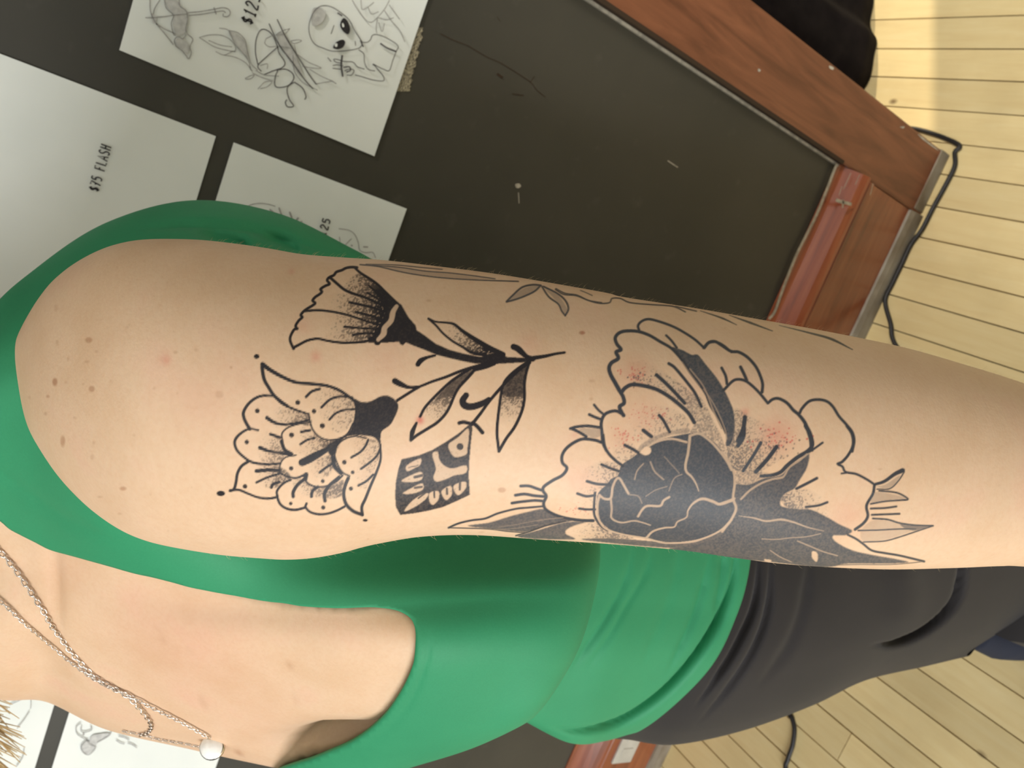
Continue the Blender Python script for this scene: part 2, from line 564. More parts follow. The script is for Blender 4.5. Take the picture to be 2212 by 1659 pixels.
P1 = sheet('flash_sheet', 0.0275, 0.2434, 1.038, 1.3185, 'white flash sheet with an alien and umbrella sketch, highest and nearest the wood post')
P2 = sheet('flash_sheet', -0.2966, -0.0172, 1.2115, 1.4274, 'white flash sheet lettered $75 FLASH above the shoulder')
P3 = sheet('flash_sheet', -0.296, -0.0165, 0.9765, 1.1925, 'white flash sheet half hidden by the green tank top back and the arm')
P4 = sheet('flash_sheet', -0.95, -0.6706, 1.1985, 1.4144, 'white flash sheet beside the blond hair, above the one with a duck sketch')
P5 = sheet('flash_sheet', -0.95, -0.6706, 0.966, 1.179, 'white flash sheet at the chest and pendant, below the hair')
INKOFF = 0.0042
WI = lambda x, y: on_wall(x, y, INKOFF)

def sketch(parent, name, items, mat, Z, w):
    j = Join()
    for it in items:
        ww = w
        if isinstance(it, tuple) and not isinstance(it[0], tuple): ww, it = it
        ribbon(j, Z(it), ww, WI)
    return j.build(name, mat, parent, False)

K1 = zoomed(0, 0, 3.95)
K2 = zoomed(400, 0, 3.95)
K4 = zoomed(400, 280, 3.95)
alien = sketch(P1, 'alien_sketch', [
    [(1510, 360), (1440, 250), (1400, 170), (1330, 110), (1250, 60), (1170, 50), (1110, 85), (1070, 160), (1055, 240), (1070, 320), (1110, 380), (1180, 412), (1260, 437), (1380, 432), (1480, 412), (1510, 380)],
    (3.2, [(1300, 110), (1340, 135)]), (3.0, [(1495, 345), (1520, 400)]),
    [(1500, 360), (1550, 362), (1580, 340), (1600, 300), (1650, 298), (1730, 330), (1815, 390), (1800, 440), (1770, 520), (1742, 602), (1690, 590), (1610, 550)],
    [(1610, 550), (1650, 600), (1690, 650), (1690, 690), (1600, 682), (1500, 652), (1450, 640)],
    [(1480, 425), (1525, 460), (1530, 530), (1560, 590), (1620, 606)],
    [(1530, 590), (1470, 570), (1430, 530), (1360, 525), (1300, 508), (1268, 505), (1285, 530), (1340, 540)],
    (3.4, [(1665, 370), (1720, 408), (1800, 440)]), (3.2, [(1600, 548), (1625, 560)]),
    [(1260, 560), (1300, 553), (1350, 562)], [(1258, 582), (1330, 592)], [(1215, 490), (1245, 525)],
    (4.0, [(1340, 470), (1332, 560), (1345, 655)]), (2.6, [(1350, 575), (1400, 570), (1410, 600), (1375, 615)]),
    [(1360, 605), (1400, 590), (1440, 600), (1420, 640), (1380, 640)], [(1270, 215), (1245, 290)], [(1450, 350), (1455, 390)]], MAT_INK, K2, 1.7)
for pts, hl in [([(1335, 170), (1322, 220), (1350, 270), (1390, 292), (1407, 250), (1392, 190), (1360, 155)], [(1338, 200), (1350, 200), (1358, 228), (1342, 230)]),
            ([(1262, 402), (1288, 360), (1340, 338), (1366, 358), (1350, 400), (1310, 420), (1275, 416)], [(1278, 372), (1298, 372), (1296, 398), (1278, 396)])]:
    j = Join(); patch(j, K2(pts), lambda x, y: on_wall(x, y, INKOFF + 0.0002)); j.build('eye', MAT_MARK, alien, False)
    j = Join(); patch(j, K2(hl), lambda x, y: on_wall(x, y, INKOFF + 0.0004)); j.build('eye_highlight', MAT_PAPER, alien, False)
sketch(P1, 'script_lines', [
    [(620, 550), (600, 450), (605, 340), (640, 260), (690, 255), (745, 300), (790, 400)], [(790, 400), (700, 480), (620, 560), (650, 610)],
    [(790, 400), (800, 450), (850, 530), (830, 575), (750, 605), (675, 636)],
    [(780, 600), (850, 590), (910, 620), (927, 670), (880, 730), (800, 747), (765, 725), (770, 650), (790, 605)],
    [(930, 700), (1000, 750), (1030, 820), (1020, 850)], [(930, 702), (880, 735), (870, 780), (890, 850), (925, 905), (875, 912), (855, 875), (868, 850)],
    [(715, 200), (800, 380), (920, 540), (1020, 680), (1090, 757)], [(785, 165), (860, 320), (960, 480), (1060, 640), (1120, 722)]], MAT_INK, K2, 2.3)
sketch(P1, 'plant_sketch', [
    [(120, 320), (200, 300), (300, 300), (380, 335), (430, 400), (425, 440)], [(120, 320), (160, 345), (250, 400), (360, 430), (425, 440)],
    [(290, 240), (370, 260), (420, 370), (480, 440), (540, 520), (560, 600)], [(370, 260), (450, 280), (510, 340), (530, 430), (560, 540), (620, 600)],
    [(260, 440), (330, 470), (400, 440), (425, 440)], [(330, 470), (430, 490), (520, 540), (575, 612)], [(200, 345), (300, 385), (400, 400)],
    [(510, 670), (560, 645), (590, 640), (560, 672), (515, 676)], [(620, 760), (680, 700), (740, 698), (700, 740), (640, 757)],
    [(570, 620), (650, 660), (750, 690)], [(600, 600), (680, 640), (800, 650)], [(640, 560), (700, 545), (700, 590)],
    [(950, 460), (1050, 530), (1120, 560), (1160, 582), (1080, 580), (1000, 565)], [(1060, 590), (1160, 650), (1250, 690), (1290, 716)], [(1120, 715), (1200, 702), (1260, 690)],
    [(895, 245), (830, 262), (770, 300)], [(770, 300), (850, 290), (890, 245)], [(900, 350), (960, 340), (992, 350), (930, 372), (900, 352)],
    [(690, 330), (680, 370), (720, 400), (790, 395), (900, 410)], [(690, 330), (740, 305)], [(930, 380), (950, 460)], [(920, 470), (930, 600), (1000, 700), (1130, 770)]], MAT_INKP, K2, 1.7)
sketch(P1, 'flower_sketch', [
    [(1425, 0), (1470, 80), (1540, 170), (1590, 190), (1640, 150), (1700, 80), (1745, 0)], [(1500, 0), (1510, 80), (1560, 60), (1610, 20)], [(1560, 60), (1590, 120), (1650, 100)],
    [(1640, 160), (1630, 240), (1635, 285)], [(1650, 190), (1680, 270), (1700, 200)], [(1700, 90), (1760, 180), (1830, 260), (1875, 358)], [(1740, 40), (1790, 110), (1830, 165)], [(1640, 150), (1720, 170), (1780, 150)]], MAT_INKP, K2, 1.7)
sketch(P1, 'umbrella_sketch', [
    [(1280, -10), (1285, 100), (1325, 190), (1400, 280), (1480, 382)], [(1240, 150), (1280, 152), (1400, 143), (1480, 130), (1600, 120)], [(1365, 0), (1320, 70), (1310, 120)],
    [(1400, -10), (1420, 70), (1480, 130), (1462, 200), (1480, 290), (1500, 300)], [(1330, 200), (1400, 245), (1500, 290)],
    [(1600, 108), (1700, 100), (1820, 80), (1900, 66), (1950, 80), (1965, 115), (1940, 142), (1905, 138), (1905, 115)], [(1610, 132), (1720, 122), (1820, 105), (1900, 94), (1925, 110)], [(1825, 62), (1845, 122)],
    [(1530, -10), (1535, 50), (1590, 95), (1600, 170), (1585, 240), (1600, 290), (1645, 335), (1620, 400), (1632, 450), (1610, 502), (1585, 470), (1550, 430), (1500, 390), (1490, 340), (1520, 310), (1560, 330), (1590, 290)]], MAT_INKP, K1, 2.2)
j = Join()
W3 = lambda x, y: on_wall(x, y, INKOFF - 0.0005)
def wash(parent, pts):
    j = Join(); patch(j, pts, W3); return j.build('pencil_shading', MAT_WASH, parent, False)
for pts in [[(1405, -10), (1500, -10), (1540, 60), (1590, 110), (1590, 240), (1570, 290), (1500, 290), (1475, 200), (1490, 130), (1430, 60)], [(1290, 110), (1335, 150), (1325, 195), (1300, 190)],
            [(1510, 330), (1580, 340), (1610, 400), (1600, 460), (1550, 420), (1500, 380)]]:
    wash(P1, K1(pts))
for pts in [[(1095, 70), (1160, 70), (1200, 120), (1160, 200), (1090, 220), (1075, 150)]]:
    wash(P1, K2(pts))
for pts in [[(370, 270), (440, 290), (510, 360), (530, 470), (560, 580), (540, 520), (480, 440), (420, 360)], [(780, 290), (850, 290), (940, 470), (1000, 640), (940, 600), (820, 400)]]:
    wash(P1, K2(pts))
sketch(P3, 'sprig_sketch', [
    [(470, 700), (540, 650), (620, 630), (700, 635), (770, 655)], (3.4, [(720, 680), (790, 738)]), (3.4, [(800, 665), (830, 750)]), (3.4, [(890, 700), (920, 780)]), (4, [(965, 750), (930, 805)]), (4, [(990, 780), (995, 850)]),
    [(590, 700), (660, 700), (720, 745)], [(750, 740), (850, 760), (900, 790)]], MAT_INKP, K4, 1.8)
sketch(P3, 'profile_sketch', [
    [(1310, 845), (1400, 860), (1450, 900), (1478, 970), (1490, 1030), (1540, 1050), (1600, 1048), (1625, 1095)], [(1420, 930), (1380, 970), (1340, 1012)], (3.2, [(1415, 985), (1428, 993)]), [(1316, 915), (1322, 970), (1300, 992)], (3, [(1520, 1000), (1560, 1002)])], MAT_INKP, K4, 1.8)
KH = zoomed(0, 1380, 5.946)
sketch(P5, 'duck_sketch', [
    [(1040, 1080), (980, 1130), (990, 1220), (1080, 1282), (1110, 1300), (1160, 1360), (1220, 1380)], [(1050, 1120), (1040, 1180), (1080, 1200), (1160, 1180), (1180, 1150), (1160, 1120)], (4, [(1060, 1232), (1085, 1222)]),
    [(1250, 1330), (1360, 1270), (1410, 1230), (1440, 1170)], [(1130, 1290), (1090, 1320), (1040, 1380), (1060, 1450), (1130, 1490), (1200, 1440), (1230, 1390)],
    [(1490, 1300), (1550, 1340), (1600, 1350)], [(1520, 1250), (1600, 1270), (1660, 1300)], [(1640, 1340), (1700, 1360), (1760, 1400)]], MAT_INKP, KH, 2.0)
wash(P5, KH([(1130, 1310), (1060, 1370), (1060, 1440), (1120, 1480), (1190, 1430), (1220, 1390)]))
wash(P5, KH([(1190, 1240), (1280, 1220), (1400, 1210), (1380, 1260), (1280, 1310), (1220, 1370), (1150, 1310)]))
sketch(P4, 'faint_sketch', [[(395, 780), (400, 850), (390, 900)], [(330, 760), (250, 790), (120, 850)], [(380, 930), (300, 1050), (220, 1150)]], MAT_INKP, KH, 1.6)
sketch(P4, 'pencil_stroke', [[(310, 1400), (290, 1520), (210, 1640)]], MAT_INKP, KH, 1.6)

# hand lettering
GL = {'$': [[(.8, .78), (.5, .88), (.2, .72), (.3, .55), (.7, .45), (.8, .27), (.5, .12), (.15, .22)], [(.5, 1.0), (.5, 0)]],
      '1': [[(.3, .75), (.55, 1), (.5, 0)], [(.25, .02), (.75, .02)]], '2': [[(.15, .75), (.4, 1), (.75, .85), (.7, .6), (.15, .03), (.85, .03)]],
      '5': [[(.8, .97), (.25, .97), (.2, .58), (.55, .64), (.82, .4), (.65, .08), (.15, .06)]], '7': [[(.1, .95), (.85, .95), (.4, 0)], [(.25, .5), (.7, .5)]],
      'F': [[(.8, .97), (.2, .97), (.2, 0)], [(.2, .52), (.65, .54)]], 'L': [[(.2, 1), (.2, .04), (.8, .04)]], 'A': [[(.05, 0), (.5, 1), (.92, 0)], [(.22, .36), (.76, .36)]],
      'S': [[(.8, .86), (.5, 1), (.2, .8), (.35, .56), (.7, .42), (.8, .2), (.5, 0), (.15, .12)]], 'H': [[(.2, 1), (.18, 0)], [(.82, 1), (.8, 0)], [(.2, .5), (.8, .52)]], ' ': []}

def letter(parent, text, x0, z0, adv, h, w):
    j = Join()
    for k, ch in enumerate(text):
        for st in GL[ch]:
            p = np.array(st)
            if len(p) > 3: p = cr(p, 4)
            q = np.stack([x0 + adv * (k + 0.86 * p[:, 0]), np.full(len(p), -INKOFF), z0 + h * p[:, 1]], 1)
            t = np.gradient(q, axis=0); t /= np.linalg.norm(t, axis=1)[:, None] + 1e-9
            nn = np.stack([-t[:, 2], np.zeros(len(p)), t[:, 0]], 1) * w / 2
            V = np.empty((2 * len(q), 3)); V[0::2] = q + nn; V[1::2] = q - nn
            j.add(V, [(2 * i, 2 * i + 1, 2 * i + 3, 2 * i + 2) for i in range(len(q) - 1)])
    return j.build('lettering', MAT_MARK, parent, False)

def wpt(x, y):
    p = on_wall(np.array([x]), np.array([y]), INKOFF)[0]
    return p[0], p[2]
ax, az = wpt(545, 57); bx, bz = wpt(556, 0)
letter(P1, '$125', ax, az, (bx - ax) / 3.3, 0.0125, 0.0017)
ax, az = wpt(213, 416); bx, bz = wpt(237, 314)
letter(P2, '$75 FLASH', ax, az, (bx - ax) / 9.0, 0.0095, 0.0013)
ax, az = wpt(698, 525); bx, bz = wpt(708, 470)
letter(P3, '$125', ax, az, (bx - ax) / 4.0, 0.0095, 0.0016)

# ================================================================== cord and dark cloth
def px_path(pts, z=0.0045):
    p = np.array(pts, float)
    return on_floor(p[:, 0], p[:, 1], z)
vis1 = px_path([(1985, 280), (2020, 306), (2047, 328), (2062, 360), (2040, 405), (2015, 450), (1992, 495), (1962, 527), (1925, 560), (1908, 585), (1903, 606), (1912, 650), (1924, 700), (1932, 741)])
vis2 = px_path([(1706, 1528), (1711, 1550), (1716, 1575), (1712, 1610), (1702, 1640), (1699, 1670)])
vis1[:, 1] = np.minimum(vis1[:, 1], np.where(vis1[:, 0] < 0.435, -0.0245, 9))
vis1[:, 1] = np.where((vis1[:, 0] < 0.46) & (vis1[:, 0] > 0.40), np.minimum(vis1[:, 1], -0.022), vis1[:, 1])
mid_path = np.array([[0.02, -0.16, 0.0045], [-0.12, -0.22, 0.0045], [-0.32, -0.19, 0.0045], [-0.5, -0.16, 0.0045]])
start = np.array([[0.36, 0.24, 0.0045], [0.425, 0.165, 0.0045], [0.464, 0.112, 0.0045]])
endp = np.array([[-0.78, -0.33, 0.0045], [-0.9, -0.42, 0.0045]])
path = cr(np.concatenate([start, vis1, mid_path, vis2, endp]), 6)
v, f = tube_vf(path, 0.0042, 8)
tag(make_mesh('power_cord', v, f, MAT_CORD), 'thin black power cord curling over the floorboards round the wood post', 'cord')

# black cloth hanging to the floor behind the partition end
V, F = [], []
path = cr([(0.47, 0.70), (0.472, 0.40), (0.495, 0.255), (0.545, 0.232), (0.62, 0.240), (0.66, 0.270), (0.72, 0.303), (0.78, 0.33), (0.815, 0.40), (0.82, 0.70)], 8)
tn = np.gradient(path, axis=0); tn /= np.linalg.norm(tn, axis=1)[:, None]
nm = np.stack([tn[:, 1], -tn[:, 0]], 1)
nz = 24
for k in range(nz + 1):
    z = 0.004 + 0.95 * k / nz
    s = np.arange(len(path))
    off = 0.004 * np.sin(s * 0.55) * (1 - 0.6 * k / nz) + 0.006 * np.exp(-((z - 0.05) / 0.05) ** 2) - 0.03 * (k / nz)
    q = path + nm * off[:, None]
    V += [(a, b, z) for a, b in q]
F = grid_faces(nz + 1, len(path), False)
cl = make_mesh('black_cloth', V, F, MAT_BLACK)
md = cl.modifiers.new('thickness', 'SOLIDIFY'); md.thickness = 0.003
tag(cl, 'black cloth hanging to the floor behind the wooden corner post', 'cloth')

# ================================================================== the person
def lerp_table(x, tab):
    t = np.array(tab, float)
    return np.interp(x, t[:, 0], t[:, 1])

def smooth_table(tab, n=40):
    t = np.array(tab, float)
    return cr(t, n)

# arm outline in the photo: back edge (upper) and front edge (lower)
ARM_UP = [(26, 772), (31, 741), (40, 720), (54, 692), (76, 655), (100, 622), (121, 600), (152, 575), (190, 552), (228, 535), (266, 524), (304, 518), (354, 516), (430, 518), (506, 526), (577, 536), (653, 549), (740, 556), (830, 562), (960, 577), (1094, 595),
          (1297, 630), (1349, 642), (1498, 665), (1647, 691), (1797, 718), (1951, 750), (2079, 786), (2212, 828), (2420, 905), (2620, 985), (2800, 1050)]
ARM_LO = [(26, 802), (33, 840), (40, 864), (60, 922), (83, 966), (119, 1020), (156, 1063), (199, 1103), (250, 1139), (300, 1163), (362, 1180), (470, 1198), (560, 1206), (620, 1209), (680, 1205), (740, 1194), (780, 1183), (820, 1174), (896, 1161), (972, 1156), (1048, 1157),
          (1160, 1165), (1274, 1172), (1388, 1181), (1483, 1190), (1580, 1204), (1680, 1217), (1786, 1225), (1922, 1230), (2060, 1227), (2160, 1223), (2212, 1224), (2420, 1240), (2620, 1255), (2800, 1262)]
ARM_Z = [(26, 0.385), (120, 0.368), (300, 0.356), (600, 0.350), (1000, 0.352), (1400, 0.362), (1800, 0.378), (2212, 0.402), (2500, 0.425), (2800, 0.455)]

def arm_grid():
    up, lo = smooth_table(ARM_UP), smooth_table(ARM_LO)
    x = np.concatenate([26 + (120 - 26) * (np.linspace(0, 1, 90) ** 1.8), np.arange(122, 2240, 1.9), np.linspace(2245, 2800, 60)])
    yu = np.interp(x, up[:, 0], up[:, 1])
    yl = np.interp(x, lo[:, 0], lo[:, 1])
    zt = smooth_table(ARM_Z)
    zc = np.interp(x, zt[:, 0], zt[:, 1])
    m1 = -(yl - 829.5) / F_PX
    m2 = -(yu - 829.5) / F_PX
    b = 0.5 * (m2 - m1) * zc * 0.93
    yc = (m1 + m2) * (zc ** 2 - b ** 2) / (2 * zc)
    a = np.sqrt(np.maximum((yc - m1 * zc) ** 2 - m1 ** 2 * b ** 2, 1e-8))
    nf, nb = 470, 60
    th = np.concatenate([np.linspace(-0.53 * np.pi, 0.53 * np.pi, nf, endpoint=False), np.linspace(0.53 * np.pi, 1.47 * np.pi, nb, endpoint=False)])
    # th = 0 faces the camera; slightly squared cross-section
    c, s = np.cos(th), np.sin(th)
    U = yc[:, None] + a[:, None] * s[None]
    D = zc[:, None] - b[:, None] * c[None]
    Vv = (x[:, None] - 1106) / F_PX * D
    P = CAM + U[..., None] * AX[0] + Vv[..., None] * AX[1] + D[..., None] * AX[2]
    return P

ARM = arm_grid()

# torso control rings: (x, y, depth) round the body, starting at the back edge, past the arm side, the front, the far side
TORSO = [
 [(-420,1150,0.57),(-420,1180,0.53),(-420,1220,0.51),(-420,1270,0.495),(-420,1320,0.49),(-420,1370,0.495),(-420,1420,0.51),(-420,1470,0.545),(-420,1425,0.6),(-420,1280,0.62),(-420,1260,0.62),(-420,1190,0.6)],
 [(-230,1110,0.56),(-230,1140,0.52),(-230,1190,0.5),(-230,1240,0.485),(-230,1300,0.48),(-230,1360,0.485),(-230,1410,0.5),(-230,1480,0.54),(-230,1435,0.6),(-230,1290,0.62),(-230,1240,0.62),(-230,1160,0.6)],
 [(-110,900,0.5),(-115,960,0.445),(-115,1030,0.43),(-115,1110,0.43),(-110,1200,0.445),(-110,1290,0.455),(-110,1380,0.475),(-110,1480,0.53),(-110,1405,0.61),(-110,1290,0.65),(-110,1160,0.64),(-110,980,0.58)],
 [(-20,705,0.46),(-25,770,0.4),(-30,860,0.385),(-25,960,0.395),(-15,1080,0.42),(0,1210,0.443),(0,1380,0.462),(0,1512,0.54),(0,1437,0.64),(0,1322,0.69),(0,1050,0.67),(0,800,0.57)],
 [(90,595,0.49),(90,660,0.405),(80,780,0.375),(80,920,0.378),(85,1080,0.405),(100,1210,0.437),(100,1370,0.462),(100,1517,0.55),(100,1442,0.66),(100,1327,0.71),(100,1000,0.69),(100,720,0.6)],
 [(240,494,0.52),(240,590,0.425),(240,760,0.375),(240,960,0.365),(240,1120,0.385),(235,1240,0.425),(230,1390,0.455),(230,1575,0.545),(230,1500,0.66),(230,1360,0.72),(230,950,0.71),(230,620,0.63)],
 [(420,447,0.55),(420,550,0.46),(420,740,0.415),(420,970,0.395),(420,1160,0.4),(415,1290,0.422),(410,1420,0.44),(410,1617,0.545),(410,1542,0.66),(410,1370,0.73),(410,920,0.72),(410,570,0.66)],
 [(600,474,0.57),(600,580,0.5),(600,760,0.455),(600,970,0.43),(600,1180,0.418),(600,1300,0.416),(600,1450,0.43),(600,1660,0.54),(600,1585,0.66),(600,1380,0.74),(600,920,0.73),(600,580,0.68)],
 [(760,550,0.59),(760,640,0.53),(760,800,0.475),(760,1000,0.445),(760,1190,0.42),(760,1310,0.405),(760,1460,0.415),(740,1684,0.52),(740,1609,0.66),(760,1390,0.745),(760,940,0.74),(760,640,0.7)],
 [(930,640,0.61),(930,720,0.55),(930,840,0.5),(930,1010,0.46),(930,1180,0.428),(930,1300,0.405),(920,1450,0.408),(890,1641,0.5),(880,1566,0.66),(900,1400,0.75),(920,970,0.74),(920,690,0.71)],
 [(1100,680,0.62),(1100,760,0.57),(1100,880,0.52),(1100,1020,0.48),(1105,1180,0.443),(1105,1290,0.42),(1080,1430,0.42),(1020,1600,0.49),(1000,1525,0.66),(1020,1400,0.75),(1080,990,0.75),(1100,730,0.72)],
 [(1240,710,0.64),(1240,790,0.59),(1240,900,0.55),(1250,1030,0.51),(1270,1175,0.47),(1258,1290,0.448),(1214,1425,0.446),(1122,1550,0.482),(1080,1475,0.64),(1100,1360,0.76),(1200,1010,0.76),(1240,760,0.73)],
 [(1260,715,0.645),(1260,795,0.6),(1262,905,0.565),(1268,1035,0.54),(1272,1172,0.515),(1258,1280,0.505),(1212,1415,0.505),(1116,1538,0.535),(1085,1463,0.65),(1110,1348,0.765),(1210,1010,0.765),(1260,765,0.735)],
 [(1290,725,0.655),(1290,805,0.62),(1290,915,0.59),(1280,1040,0.572),(1270,1165,0.56),(1252,1275,0.556),(1206,1405,0.56),(1122,1535,0.59),(1095,1460,0.66),(1130,1345,0.77),(1230,1015,0.775),(1290,770,0.745)],
 [(1370,745,0.68),(1370,820,0.655),(1370,930,0.625),(1370,1050,0.605),(1360,1180,0.592),(1345,1290,0.588),(1310,1430,0.592),(1240,1588,0.64),(1215,1543,0.7),(1250,1398,0.79),(1330,1020,0.8),(1370,790,0.77)],
 [(1500,770,0.72),(1500,840,0.7),(1500,940,0.672),(1500,1060,0.652),(1495,1190,0.64),(1470,1300,0.634),(1420,1430,0.636),(1315,1585,0.682),(1290,1540,0.74),(1330,1395,0.83),(1440,1030,0.84),(1500,810,0.81)],
 [(1622,795,0.76),(1622,860,0.735),(1622,950,0.708),(1622,1070,0.69),(1614,1205,0.678),(1585,1322,0.67),(1515,1452,0.672),(1368,1573,0.708),(1340,1498,0.78),(1400,1383,0.87),(1540,1040,0.88),(1622,830,0.85)],
]

def control_surface(rings, nt, ns):
    A = np.array(rings, float)
    W = bp(A[..., 0], A[..., 1], A[..., 2])
    W = cr(W.transpose(1, 0, 2), nt, True).transpose(1, 0, 2)
    return cr(W, ns)

def push_out(P, d):
    """offset a closed-in-t grid along its outward normals"""
    dt = np.roll(P, -1, 1) - np.roll(P, 1, 1)
    ds = np.gradient(P, axis=0)
    n = np.cross(dt, ds)
    n /= np.linalg.norm(n, axis=-1)[..., None] + 1e-12
    c = P.mean(1, keepdims=True)
    sgn = np.sign(((P - c) * n).sum(-1).mean())
    return P + n * d * sgn

T = control_surface(TORSO, 26, 26)
NR, NC = T.shape[:2]

def inside(px, py, poly):
    poly = np.asarray(poly, float)
    x1, y1 = poly[:, 0], poly[:, 1]
    x2, y2 = np.roll(x1, -1), np.roll(y1, -1)
    r = np.zeros(px.shape, bool)
    for a, b, c, d in zip(x1, y1, x2, y2):
        if b == d: continue
        hit = ((b > py) != (d > py)) & (px < (c - a) * (py - b) / (d - b) + a)
        r ^= hit
    return r

NECK = cr([(-140, 1040), (-60, 1085), (0, 1120), (20, 1138), (67, 1162), (118, 1187), (202, 1210), (303, 1237), (404, 1263), (500, 1283), (601, 1301), (702, 1309), (804, 1311), (854, 1317), (880, 1328), (895, 1347), (901, 1378), (898, 1415), (888, 1447), (872, 1486), (849, 1523), (816, 1558), (778, 1591), (728, 1615), (677, 1636), (609, 1658), (560, 1690)], 6)
SKIN_POLY = np.concatenate([NECK, [(300, 1900), (-800, 1900), (-800, 1000), (-300, 960)]])

# chest skin: small hollow between the breasts
tx, ty, tz = to_px(T)
front = (np.arange(NC) >= 26 * 3) & (np.arange(NC) <= 26 * 8)
hollow = np.exp(-(((tx - 740) / 120) ** 2 + ((ty - 1612) / 34) ** 2)) * front[None]
clav = np.exp(-(((tx - (118 + 0.05 * (ty - 1300))) / 16) ** 2)) * np.exp(-((ty - 1270) / 110) ** 2) * front[None]
notch = np.exp(-(((tx - 70) / 60) ** 2 + ((ty - 1440) / 50) ** 2)) * front[None]
body_T = T + (hollow * 0.046 + clav * 0.0035 + notch * 0.006)[..., None] * AX[2]
TANK = push_out(T, 0.0030)
def groove(ax_, ay_, pts, w, depth, taper=True):
    c = cr(pts, 10)
    best = np.zeros(ax_.shape)
    n_ = len(c) - 1
    for k, (a, b) in enumerate(zip(c[:-1], c[1:])):
        ab = b - a
        t = np.clip(((ax_ - a[0]) * ab[0] + (ay_ - a[1]) * ab[1]) / (ab @ ab), 0, 1)
        d2 = (ax_ - a[0] - t * ab[0]) ** 2 + (ay_ - a[1] - t * ab[1]) ** 2
        s = (k + 0.5) / n_
        am = np.clip(min(s, 1 - s) * 4, 0, 1) if taper else 1.0
        best = np.maximum(best, am * np.exp(-d2 / (w * (0.4 + 0.6 * am)) ** 2))
    return depth * best
gx, gy, _ = to_px(TANK)
gd = groove(gx, gy, [(1190, 1568), (1245, 1578), (1310, 1568), (1372, 1540), (1440, 1488), (1500, 1420), (1550, 1340), (1580, 1260), (1588, 1180)], 8, 0.015)
gd += groove(gx, gy, [(1235, 1440), (1270, 1390), (1310, 1330), (1345, 1260), (1365, 1180)], 9, 0.0035)
gd += groove(gx, gy, [(1262, 1450), (1310, 1380), (1350, 1310), (1390, 1240), (1405, 1180)], 7, 0.0025)
gd += groove(gx, gy, [(1440, 1450), (1480, 1370), (1510, 1290), (1530, 1200)], 8, 0.004)
gd += groove(gx, gy, [(1540, 1330), (1556, 1260), (1562, 1180)], 7, 0.004)
gd += groove(gx, gy, [(1380, 1440), (1420, 1350), (1450, 1260), (1465, 1180)], 12, 0.002)
gd += groove(gx, gy, [(918, 1345), (925, 1400), (912, 1455), (885, 1515), (840, 1570), (770, 1615), (690, 1645)], 5, 0.0012)
gd += groove(gx, gy, [(-20, 1000), (60, 1060), (150, 1120), (260, 1170)], 14, 0.0016)
gm = (np.arange(NC) >= 26 * 2.5) & (np.arange(NC) <= 26 * 7.6)
bk = (np.arange(NC) <= 26 * 1.6) | (np.arange(NC) >= 26 * 11.5)
gb = groove(gx, gy, [(300, 500), (400, 488), (500, 492), (600, 512), (700, 545)], 9, 0.008) + groove(gx, gy, [(420, 505), (480, 515), (540, 530)], 12, 0.014) + groove(gx, gy, [(560, 512), (600, 522), (650, 545)], 9, 0.010)
TANK = TANK + (gd * gm[None] + gb * bk[None])[..., None] * AX[2]

# ---------------------------------------------------------------- tattoo stencil (photo-scale drawing laid on the arm)
SX, SY, SW, SH = 0, 470, 2230, 800
INK = np.zeros((SH, SW), np.float32)
AGE = np.zeros((SH, SW), np.float32)
RED = np.zeros((SH, SW), np.float32)
FRK = np.zeros((SH, SW), np.float32)
_r = np.random.RandomState(3)

def blur(a, n):
    for _ in range(n):
        a = (np.roll(a, 1, 0) + np.roll(a, -1, 0) + 2 * a) / 4
        a = (np.roll(a, 1, 1) + np.roll(a, -1, 1) + 2 * a) / 4
    return a
SPK = blur(_r.rand(SH, SW), 2)
SPK = (np.argsort(np.argsort(SPK.ravel())) / SPK.size).reshape(SH, SW).astype(np.float32)

ZA = zoomed(440, 560, 5.267); ZB = zoomed(440, 840, 5.267); ZC = zoomed(820, 640, 5.267); ZD = zoomed(820, 860, 5.267)
ZE = zoomed(1160, 660, 5.267); ZF = zoomed(1160, 920, 5.267); ZG = zoomed(1520, 660, 5.267); ZH = zoomed(1560, 920, 4.424)
ZI = zoomed(740, 540, 3.95); ZJ = zoomed(1200, 600, 3.352); ZK = zoomed(0, 640, 2.764)
ZS = {ZA: 5.267, ZB: 5.267, ZC: 5.267, ZD: 5.267, ZE: 5.267, ZF: 5.267, ZG: 5.267, ZH: 4.424, ZI: 3.95, ZJ: 3.352, ZK: 2.764}

def put(buf, sl, cov, val):
    buf[sl] = buf[sl] * (1 - cov) + val * cov

